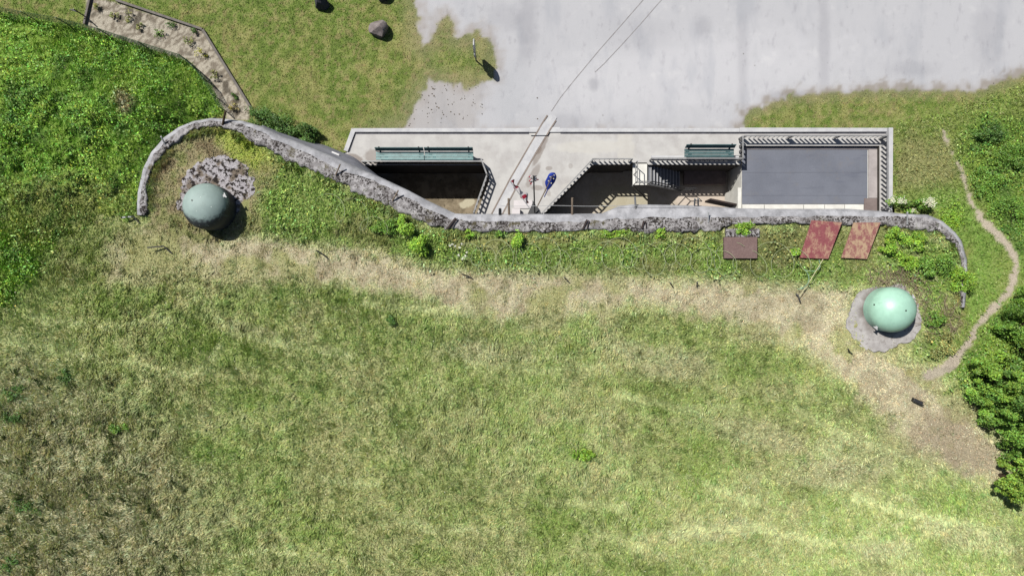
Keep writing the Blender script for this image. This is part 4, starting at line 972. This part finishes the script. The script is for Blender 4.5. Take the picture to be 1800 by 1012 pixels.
def acc_n(x, y, z, i, j):
    return (sdist(x, y, ROOF) <= 0) & ((ldist(x, y, MID) > .15) | (x < MID[0][0] - .1)) & ~(sdist(x, y, HOLE) > -.06) & (rng.random(len(x)) < DEN[i, j]) & (BARE[i, j] < rng.uniform(.05, .6, len(x)))
o = blade_mesh("meadow_grass", 720000, .027, lay, 1.0, acc_s, M['blade'], area=(-23.4, 23.4, -13.6, 6.2)); tag(o, "rough tall meadow grass and dry straw over the casemate roof", "grass", kind="stuff")
o = blade_mesh("lawn_grass", 460000, .021, lay, 1.0, acc_n, M['blade'], area=(-23.6, 23.6, -4, 13.6)); tag(o, "short lawn grass and weeds round the asphalt yard", "grass", kind="stuff")

def tufts(n):
    x = rng.uniform(-23.4, 23.4, n); y = rng.uniform(-13.6, 2.6, n); z = zat(x, y); i, j = ruv(x, y, z)
    ok = (sdist(x, y, ROOF) > .5) & (BARE[i, j] < .3) & (rng.random(n) < .30 + .7 * np.maximum(lowl[i, j], STK[i, j]) - .2 * straw[i, j] + .5 * sst(.5, .62, n4[i, j])) & SHEETS0(x, y)
    x, y, z, i, j = x[ok], y[ok], z[ok], i[ok], j[ok]; n = len(x); K = 16
    st = STK[i, j]; base = hue(VC[i, j], n, .13, .08); rr = rng.random(n)[:, None]
    base = np.where(st[:, None] > .3, base * .6 + np.array(A(198, 200, 152, .86)) * .4, np.where(rr < .22, base * .6 + np.array(A(206, 200, 164, .86)) * .4, np.where(rr > .87, base * np.array([.76, .84, .7]), base)))
    dk_ = (rng.random(n) < .055 * sst(.2, .8, lowl[i, j])) & (straw[i, j] < .3); base = np.where(dk_[:, None], np.array(A(96, 108, 70, .8)) * rng.uniform(.6, 1.2, (n, 1)), base)
    ne = 1500; q = rng.integers(4, NS - 2, ne); ex = rowI[q, 0] + rng.normal(0, .07, ne); ey = rowI[q, 1] + rng.normal(0, .07, ne) - .03
    keep = SHEETS0(ex, ey) & (vnoise(ex * 1.3, ey * 1.3, 88) > .38); ex, ey = ex[keep], ey[keep]; ez = np.full(len(ex), 2.34); ei, ej = ruv(ex, ey, ez)
    x, y, z, i, j = np.append(x, ex), np.append(y, ey), np.append(z, ez), np.append(i, ei), np.append(j, ej); base = np.concatenate((base, hue(VC[ei, ej], len(ex), .2, .15)))
    st = np.append(st, ex * 0); dk_ = np.append(dk_, ex > 1e9); n = len(x)
    g = lambda a: np.repeat(a, K, 0)
    X, Y, Z = g(x), g(y), g(z); m = n * K; la = g(lay(x, y)); coh = g(np.where(st > .3, .35, 1.15)); ang = la + rng.normal(0, 1, m) * coh
    L = g(rng.uniform(.13, .28, n) * (1 - .4 * straw[i, j]) * np.where(dk_, 1.5, 1)) * rng.uniform(.6, 1.25, m); up = np.clip(rng.uniform(.10, .6, m) * g(np.where(st > .3, .6, np.where(dk_, 1.5, 1))), .05, .93); h = L * up; o = L * np.sqrt(1 - up ** 2); dx, dy = np.cos(ang), np.sin(ang); w = rng.uniform(.014, .026, m)
    X = X + rng.normal(0, .05, m); Y = Y + rng.normal(0, .05, m); px_, py_ = -dy * w * .5, dx * w * .5; V = np.empty((m, 4, 3))
    V[:, 0] = np.stack((X - px_, Y - py_, Z - .02), -1); V[:, 1] = np.stack((X + px_, Y + py_, Z - .02), -1); V[:, 2] = np.stack((X + dx * o * .5 + px_, Y + dy * o * .5 + py_, Z + h * .8), -1); V[:, 3] = np.stack((X + dx * o, Y + dy * o, Z + h), -1)
    k = np.arange(m) * 4; Fq = np.concatenate((np.stack((k, k + 1, k + 2), -1), np.stack((k, k + 2, k + 3), -1)))
    return mesh_np("tufted_grass", V.reshape(-1, 3), Fq, M['blade'], np.repeat(hue(g(base), m, .15, .06), 4, 0))
def SHEETS0(x, y): return (sdist(x, y, xy([(1400,384),(1555,384),(1530,460),(1400,460)], 2.4)) < -.1) & (sdist(x, y, xy([(1268,398),(1340,398),(1340,458),(1268,458)], 2.4)) < -.1)
STK = np.zeros(UU.shape)
for ln_ in STREAKS: STK = np.maximum(STK, streak(ln_, 12))
o = tufts(34000); tag(o, "tufts of taller grass and pale flattened swaths scattered through the meadow", "grass", kind="stuff")
nF = 700; x = rng.uniform(-20, 22, nF); y = rng.uniform(-12, 0, nF); z = zat(x, y) + .16; nn = rng.normal(0, .3, (nF, 3)); nn[:, 2] += 1
o = leaf_mesh("meadow_flowers", np.stack((x, y, z), -1), nn, rng.uniform(.02, .045, nF), hue(np.array(A(236, 234, 200, .6)), nF, .1, .1), M['leaf'], aspect=.9); tag(o, "tiny pale flowers sprinkled over the meadow", "flowers", kind="stuff")
M['grit'] = m_simple('brown_grit', A(128, 118, 108), .95, .4, 12, .1)
m = MB(); rr = random.Random(5)
for _ in range(90):
    u, v = (rr.uniform(712, 850), rr.uniform(146, 222)) if rr.random() < .85 else (rr.uniform(740, 1780), rr.uniform(40, 215))
    p = P(u, v, .012); i_, j_ = ruv(np.array([p.x]), np.array([p.y]), np.array([0.0]))
    if asph[i_, j_][0] < .3 and rr.random() < .8: continue
    bmesh.ops.create_icosphere(m.bm, subdivisions=1, radius=rr.choice((.015, .02, .024, .034)), matrix=Matrix.Translation(p) @ Matrix.Diagonal((1, rr.uniform(.6, 1.2), .5, 1)))
tag(m.build("grit", M['grit']), "dark grit and small stones scattered on the pale yard", "grit", kind="stuff")
# leafy cover of the bank and the weeds
def SHEETS(x, y):
    return (sdist(x, y, xy([(1400,384),(1555,384),(1530,460),(1400,460)], 2.4)) < 0) & (sdist(x, y, xy([(1268,398),(1340,398),(1340,458),(1268,458)], 2.4)) < 0)
N = 260000; x = rng.uniform(-23.4, 23.4, N); y = rng.uniform(-4, 13.0, N); z = zat(x, y); i, j = ruv(x, y, z)
cl = .55 * fbm(x * 1.6, y * 1.6, 91, 3) + .45 * fbm(x * 4.5, y * 4.5, 93, 2); ok = (rng.random(N) < LEAF[i, j] * sst(.36, .54, cl) * .95) & (BARE[i, j] < .25) & ~((sdist(x, y, HOLE) > -.1) & (sdist(x, y, ROOF) < .1)) & ((ldist(x, y, MID) > .3)) & (SHEETS(x, y))
x, y, z, i, j, cl = x[ok], y[ok], z[ok], i[ok], j[ok], cl[ok]; N = len(x)
hh = rng.random(N) ** .7 * (.06 + 1.5 * np.clip(cl - .40, 0, .4)); nr = rng.normal(0, .55, (N, 3)); nr[:, 2] = np.abs(nr[:, 2]) + .55
cc = hue(VC[i, j], N, .34, .26)
o = leaf_mesh("ivy_cover", np.stack((x, y, z + hh), -1), nr, rng.uniform(.035, .10, N) * np.where(rng.random(N) < .08, 1.5, 1), cc, M['leaf']); tag(o, "leafy green ground cover on the bank, the slope and behind the parapet", "ground cover", kind="stuff")

GREEN = np.array(A(106, 142, 56, .72)); BRIGHT = np.array(A(130, 166, 58, .75)); DARKG = np.array(A(84, 116, 52, .66)); OLIVE = np.array(A(138, 142, 84, .7))
def bush_(): pass
def bush(name, label, cat, u, v, ru_, rv_, h, n, col, size=.08, group=None, rot=0.0, clumps=14, stem=True, flowers=0, dz=0.0, parts=("foliage", "stem")):
    b = PG(u, v, dz); s = (H - b.z) / F
    if name == 'tree':
        q_ = P(u, v, b.z + .55 * h); b = Vector((q_.x, q_.y, float(zat(q_.x, q_.y))))
    rx, ry = ru_ * s, rv_ * s; root = empty(name, b, label, cat, group); n = int(n * (1.5 if name == 'tree' else 1.35 if name == 'shrub' else 1)); size = size * (.85 if name == 'shrub' else 1)
    cts = []; c_, d_ = math.cos(-rot), math.sin(-rot)
    for k in range(clumps):
        a = rng.uniform(0, 6.283); r = math.sqrt(rng.uniform(0, 1)) * (.78 if k % 4 else 1.02); zz = rng.uniform(.25, .8) * (1 - .55 * r * r)
        cts.append((r * math.cos(a), r * math.sin(a), zz))
    cts = np.array(cts)
    if name == 'tree': cts[:, 2] = (.15 + .85 * rng.random(clumps)) * np.sqrt(np.maximum(.1, 1 - .8 * (cts[:, 0] ** 2 + cts[:, 1] ** 2)))
    w = rng.integers(0, clumps, n); d = rng.normal(size=(n, 3)); d /= np.linalg.norm(d, axis=1, keepdims=True)
    cr = rng.uniform(.2, .55, clumps) if name != 'tree' else rng.uniform(.07, .23, clumps); rad = cr[w] * rng.uniform(.0, 1.0, n) ** .4 * np.where(rng.random(n) < .12, 1.35, 1)
    q = cts[w] + d * rad[:, None] * np.array([1, 1, .75]); q[:, 2] = np.abs(q[:, 2])
    X = q[:, 0] * rx; Y = q[:, 1] * ry; X, Y = X * c_ - Y * d_, X * d_ + Y * c_
    ctr = np.stack((X + b.x, Y + b.y, q[:, 2] * h + b.z), -1); nr = d * .45 + rng.normal(0, .6, (n, 3)); nr[:, 2] += .6
    tint = np.exp(rng.normal(0, .16, clumps))[w][:, None]; c = hue(np.asarray(col)[None, :] * tint, n, .22, .18)
    leaf_mesh(parts[0], ctr, nr, size * rng.uniform(.65, 1.35, n), c, M['leaf'], root)
    if stem:
        m = MB(); m.tube([b - Vector((0, 0, .1)), b + Vector((.02, .03, h * .3)), b + Vector((0, .02, h * .6))], max(.012, .035 * h), 6, max(.008, .015 * h))
        for k in range(min(6, clumps)):
            x_, y_ = cts[k][0] * rx, cts[k][1] * ry; m.tube([b + Vector((.02, .03, h * .3)), b + Vector((x_ * c_ - y_ * d_, x_ * d_ + y_ * c_, cts[k][2] * h))], max(.008, .02 * h), 5, .006)
        m.build(parts[1], M['bark'], root)
    if flowers:
        fr_ = rng.integers(0, clumps, flowers); pc = []; 
        for k in fr_:
            cc_ = cts[k] + np.array([rng.normal(0, .15), rng.normal(0, .15), cr[k] * .8]); x_, y_ = cc_[0] * rx, cc_[1] * ry
            base = np.array([b.x + x_ * c_ - y_ * d_, b.y + x_ * d_ + y_ * c_, b.z + cc_[2] * h + .05]); pc.append(base[None, :] + rng.normal(0, 1, (26, 3)) * np.array([.06, .06, .02]))
        pc = np.concatenate(pc); nn = rng.normal(0, .3, pc.shape); nn[:, 2] += 1
        leaf_mesh("blossom", pc, nn, np.full(len(pc), .05), hue(np.array(A(236, 236, 206, .5)), len(pc), .08, .05), M['leaf'], root, aspect=.9)
    return root
gb = "bushes at the foot of the slanting wall"
bush("shrub", "dark green shrub nearest the gravel bed, at the outer foot of the wall", "shrub", 468, 212, 30, 16, .9, 2600, DARKG, .07, gb, .35)
bush("shrub", "dark green shrub in the middle of three at the outer foot of the slanting wall", "shrub", 506, 222, 32, 19, 1.1, 3000, DARKG, .07, gb, .45)
bush("shrub", "dark green shrub nearest the terrace corner at the outer foot of the wall", "shrub", 546, 237, 28, 16, 1.0, 2500, DARKG, .07, gb, .5)
gr = "bushes behind the parapet"
for a in (("bright green bush hugging the slanting parapet above its lower neighbour", 714, 397, 18, 22, .8, 1500, BRIGHT), ("bright green round bush just left of the white wild flowers", 738, 430, 18, 17, .8, 1500, BRIGHT), ("mid green low bush left of the two bright ones behind the parapet", 672, 398, 26, 18, .45, 1100, GREEN),
          ("small yellow-green tuft at the parapet edge above the white wild flowers", 825, 411, 13, 8, .35, 420, BRIGHT), ("narrow upright green bush at the parapet below the flags", 910, 424, 10, 17, .6, 700, BRIGHT), ("tiny green tuft at the parapet between the yellow-green and upright bushes", 879, 411, 10, 7, .3, 300, GREEN), ("long low leafy clump along the parapet edge below the bridge railing", 1078, 411, 30, 7, .3, 700, BRIGHT), ("small green tuft at the parapet below the stair", 1160, 411, 9, 10, .4, 350, BRIGHT),
          ("bright yellow-green bush on the frame of the brown hatch", 1302, 402, 14, 13, .6, 800, BRIGHT), ("tiny bright tuft left of the dark red sheet's lower corner", 1395, 444, 11, 9, .35, 350, BRIGHT),
          ("bright green bush right beside the yellowish sheet's top", 1566, 410, 17, 12, .6, 1100, BRIGHT), ("bright green bush right of the yellowish sheet's lower half", 1556, 436, 16, 17, .6, 1200, BRIGHT), ("yellowish bush in the middle of the pocket inside the right parapet curve", 1606, 424, 24, 18, .55, 1400, BRIGHT), ("green bush between the mint-green cupola and the right parapet curve", 1640, 466, 34, 26, .7, 2600, GREEN), ("bright green bush hiding the thin end of the right parapet", 1684, 492, 20, 24, .7, 1700, BRIGHT), ("low green bush just above the mint-green cupola's right shoulder", 1592, 458, 22, 14, .45, 1000, BRIGHT),
          ("olive low bush below the mint-green cupola's right side", 1650, 600, 26, 30, .5, 1300, OLIVE), ("green bush right of the mint-green cupola by the path", 1638, 560, 18, 14, .5, 800, GREEN)):
    bush("shrub", a[0], "shrub", *a[1:7], a[7] if isinstance(a[7], np.ndarray) else a[7], .075, gr, clumps=9)
bush("flowering_shrub", "white-flowering elder shrub at the annex's right corner", "shrub", 1590, 358, 36, 15, 1.0, 1700, GREEN, .07, None, .1, 12, True, 15)
# white wild flowers
wf = empty("wild_flower", PG(800, 440), "tall white wild flowers in the weeds left of the barbed wire", "flower")
m = MB(); pc = []
for (u, v) in ((793,433),(797,431),(802,434),(809,436),(813,430),(815,456),(822,445),(808,450),(820,451)):
    a = PG(u + random.uniform(-3, 3), v + 6); b = PG(u, v, .55); m.tube([a, b], .006, 4); pc.append(np.array(b)[None, :] + rng.normal(0, .02, (9, 3)))
m.build("stalk", M['greenwire'], wf); pc = np.concatenate(pc); nn = rng.normal(0, .3, pc.shape); nn[:, 2] += 1; leaf_mesh("blossom", pc, nn, np.full(len(pc), .045), hue(np.array(A(240, 240, 225, .5)), len(pc), .05, .02), M['leaf'], wf, aspect=.9)
# plants in the gravel bed
gb = "small plants in the gravel bed"
for lb, u, v, r, h, c in (("sparse dark plant at the far left top of the gravel bed", 172, 14, 9, .3, OLIVE), ("thin brownish plant in the upper left of the gravel bed, right of a dark one", 202, 32, 9, .3, OLIVE), ("spindly plant by the gravel bed's top edge near a leaning cane", 228, 30, 10, .4, OLIVE), ("sparse olive plant in the middle of the gravel bed's upper arm", 250, 50, 9, .3, OLIVE), ("olive plant with dark shadow in the gravel bed's upper arm, right of the middle", 282, 62, 12, .4, GREEN * .8), ("dark sprawling plant along the top edge of the gravel bed", 300, 46, 12, .3, DARKG), ("low green plant just before the bend of the gravel bed", 334, 76, 11, .4, OLIVE), ("dark wiry plant tucked in the outer bend of the gravel bed", 345, 56, 10, .3, DARKG),
                       ("brightest yellow-green round plant at the bend of the gravel bed", 357, 97, 11, .45, np.array(A(168, 164, 60, .6))), ("olive plant below the yellow-green one in the gravel bed", 377, 132, 11, .45, OLIVE), ("tiny dark plant low in the gravel bed's lower arm", 411, 172, 7, .25, DARKG), ("pale yellowish plant at the parapet end of the gravel bed", 414, 194, 14, .35, np.array(A(164, 150, 84, .6)))):
    bush("bed_plant", lb, "plant", u, v, r, r * .9, h, 160, c, .055, gb, clumps=6)
# weeds bush mass on the right slope
gw = "bushes on the right slope"
for lb, u, v, a, b, h, n, c in (("dark green bush at the top left corner of the weedy slope right of the path", 1732, 236, 28, 18, .7, 1700, DARKG), ("broad green bush at the right frame edge above the path's bend", 1790, 270, 40, 34, .8, 3000, GREEN), ("green bush right of the path's upper stretch", 1730, 320, 30, 40, .6, 2200, GREEN), ("lush green bush right of the path just above its sharpest bend", 1770, 375, 36, 34, .7, 2400, GREEN), ("bright green low bush between the right parapet and the path", 1672, 385, 24, 30, .35, 1000, BRIGHT)):
    bush("shrub", lb, "shrub", u, v, a, b, h, n, c, .075, gw, clumps=16)
# trees, lower right
gt_ = "trees at the lower right"
def tree(label, u, v, r, h, n, col):
    bush("tree", label, "tree", u, v, r, r, h, n, col, .078, gt_, rng.uniform(0, 3), 64, True, parts=("crown", "trunk"))
tree("leafy green tree beside the path, uppermost of the cluster at the lower right", 1842, 562, 48, 3.2, 10000, GREEN)
tree("broad bright green tree just below the end of the path", 1768, 664, 46, 2.6, 10000, np.array(A(122, 156, 60, .72)))
tree("dark green tree in the middle of the cluster at the right edge", 1816, 690, 54, 3.6, 11000, np.array(A(96, 132, 58, .7)))
tree("green tree overhanging the bare dry patch on the right", 1768, 712, 38, 2.4, 8000, GREEN)
tree("tree crown at the right frame edge above the lowest tree", 1816, 776, 42, 2.8, 7000, GREEN)
tree("smaller bright tree standing lowest at the right frame edge", 1798, 850, 38, 2.4, 7000, np.array(A(122, 152, 60, .72)))
tree("tree at the right frame edge half outside the photo, level with the mint-green cupola", 1862, 620, 56, 3.6, 9000, GREEN)
# dead brush near the right cupola
def brush(label, u, v, ru_, rv_, n, seed):
    rr = random.Random(seed); m = MB()
    for _ in range(n):
        a = rr.uniform(0, 6.283); d = rr.uniform(0, 1) ** .5; x, y = u + ru_ * d * math.cos(a), v + rv_ * d * math.sin(a); an = rr.uniform(0, 6.283); L = rr.uniform(8, 30); cu = rr.uniform(-.06, .06); pts = []
        for k in range(6):
            pts.append(PG(x, y, .05 + .16 * math.sin(math.pi * k / 5) * rr.uniform(.4, 1.3))); x += L / 5 * math.cos(an); y += L / 5 * math.sin(an); an += cu * L / 3
        m.tube(pts, rr.uniform(.006, .012), 4, .005)
    tag(m.build("dead_brush", M['twig']), label, "dead brush", "tangles of dead twigs near the mint-green cupola")
brush("tangle of dead twigs above the mint-green cupola", 1570, 487, 46, 14, 110, 1); brush("tangle of dead twigs right of the mint-green cupola by the parapet end", 1655, 560, 34, 34, 90, 2); brush("tangle of dead twigs at the mint-green cupola's upper right", 1618, 515, 18, 22, 50, 3)
# coarse tussocks low on the left
gk = "dark tussocks in the rough meadow"
for k, (lb, u, v, r) in enumerate((("dark green tussock near the left edge in the lower meadow", 30, 690, 20), ("dark tussock in the rough meadow below the pale grass line, left of a browner one", 116, 660, 15), ("brownish tussock right of the dark one below the pale grass line", 190, 668, 15), ("bright green tuft in the rough lower left meadow", 212, 752, 16), ("spreading tussock in the lower left, below the bright tuft", 50, 890, 24), ("small tussock at the very bottom left corner", 16, 985, 26), ("tussock at the left frame edge, halfway down the lower meadow", 16, 735, 22), ("scrubby tussock in the left meadow's bottom, right of the spreading one", 105, 960, 22), ("bright green leafy clump alone in the middle of the meadow", 1025, 797, 19), ("dark grassy tuft in the meadow below the straw band's middle", 690, 563, 10))):
    bush("tussock", lb, "tussock", u, v, r, r * .8, .3, 420 if k != 8 else 900, [DARKG, DARKG * .9, OLIVE * .7, GREEN, DARKG, DARKG, DARKG, OLIVE * .7, BRIGHT, DARKG][k], .07, gk, clumps=7, stem=False)
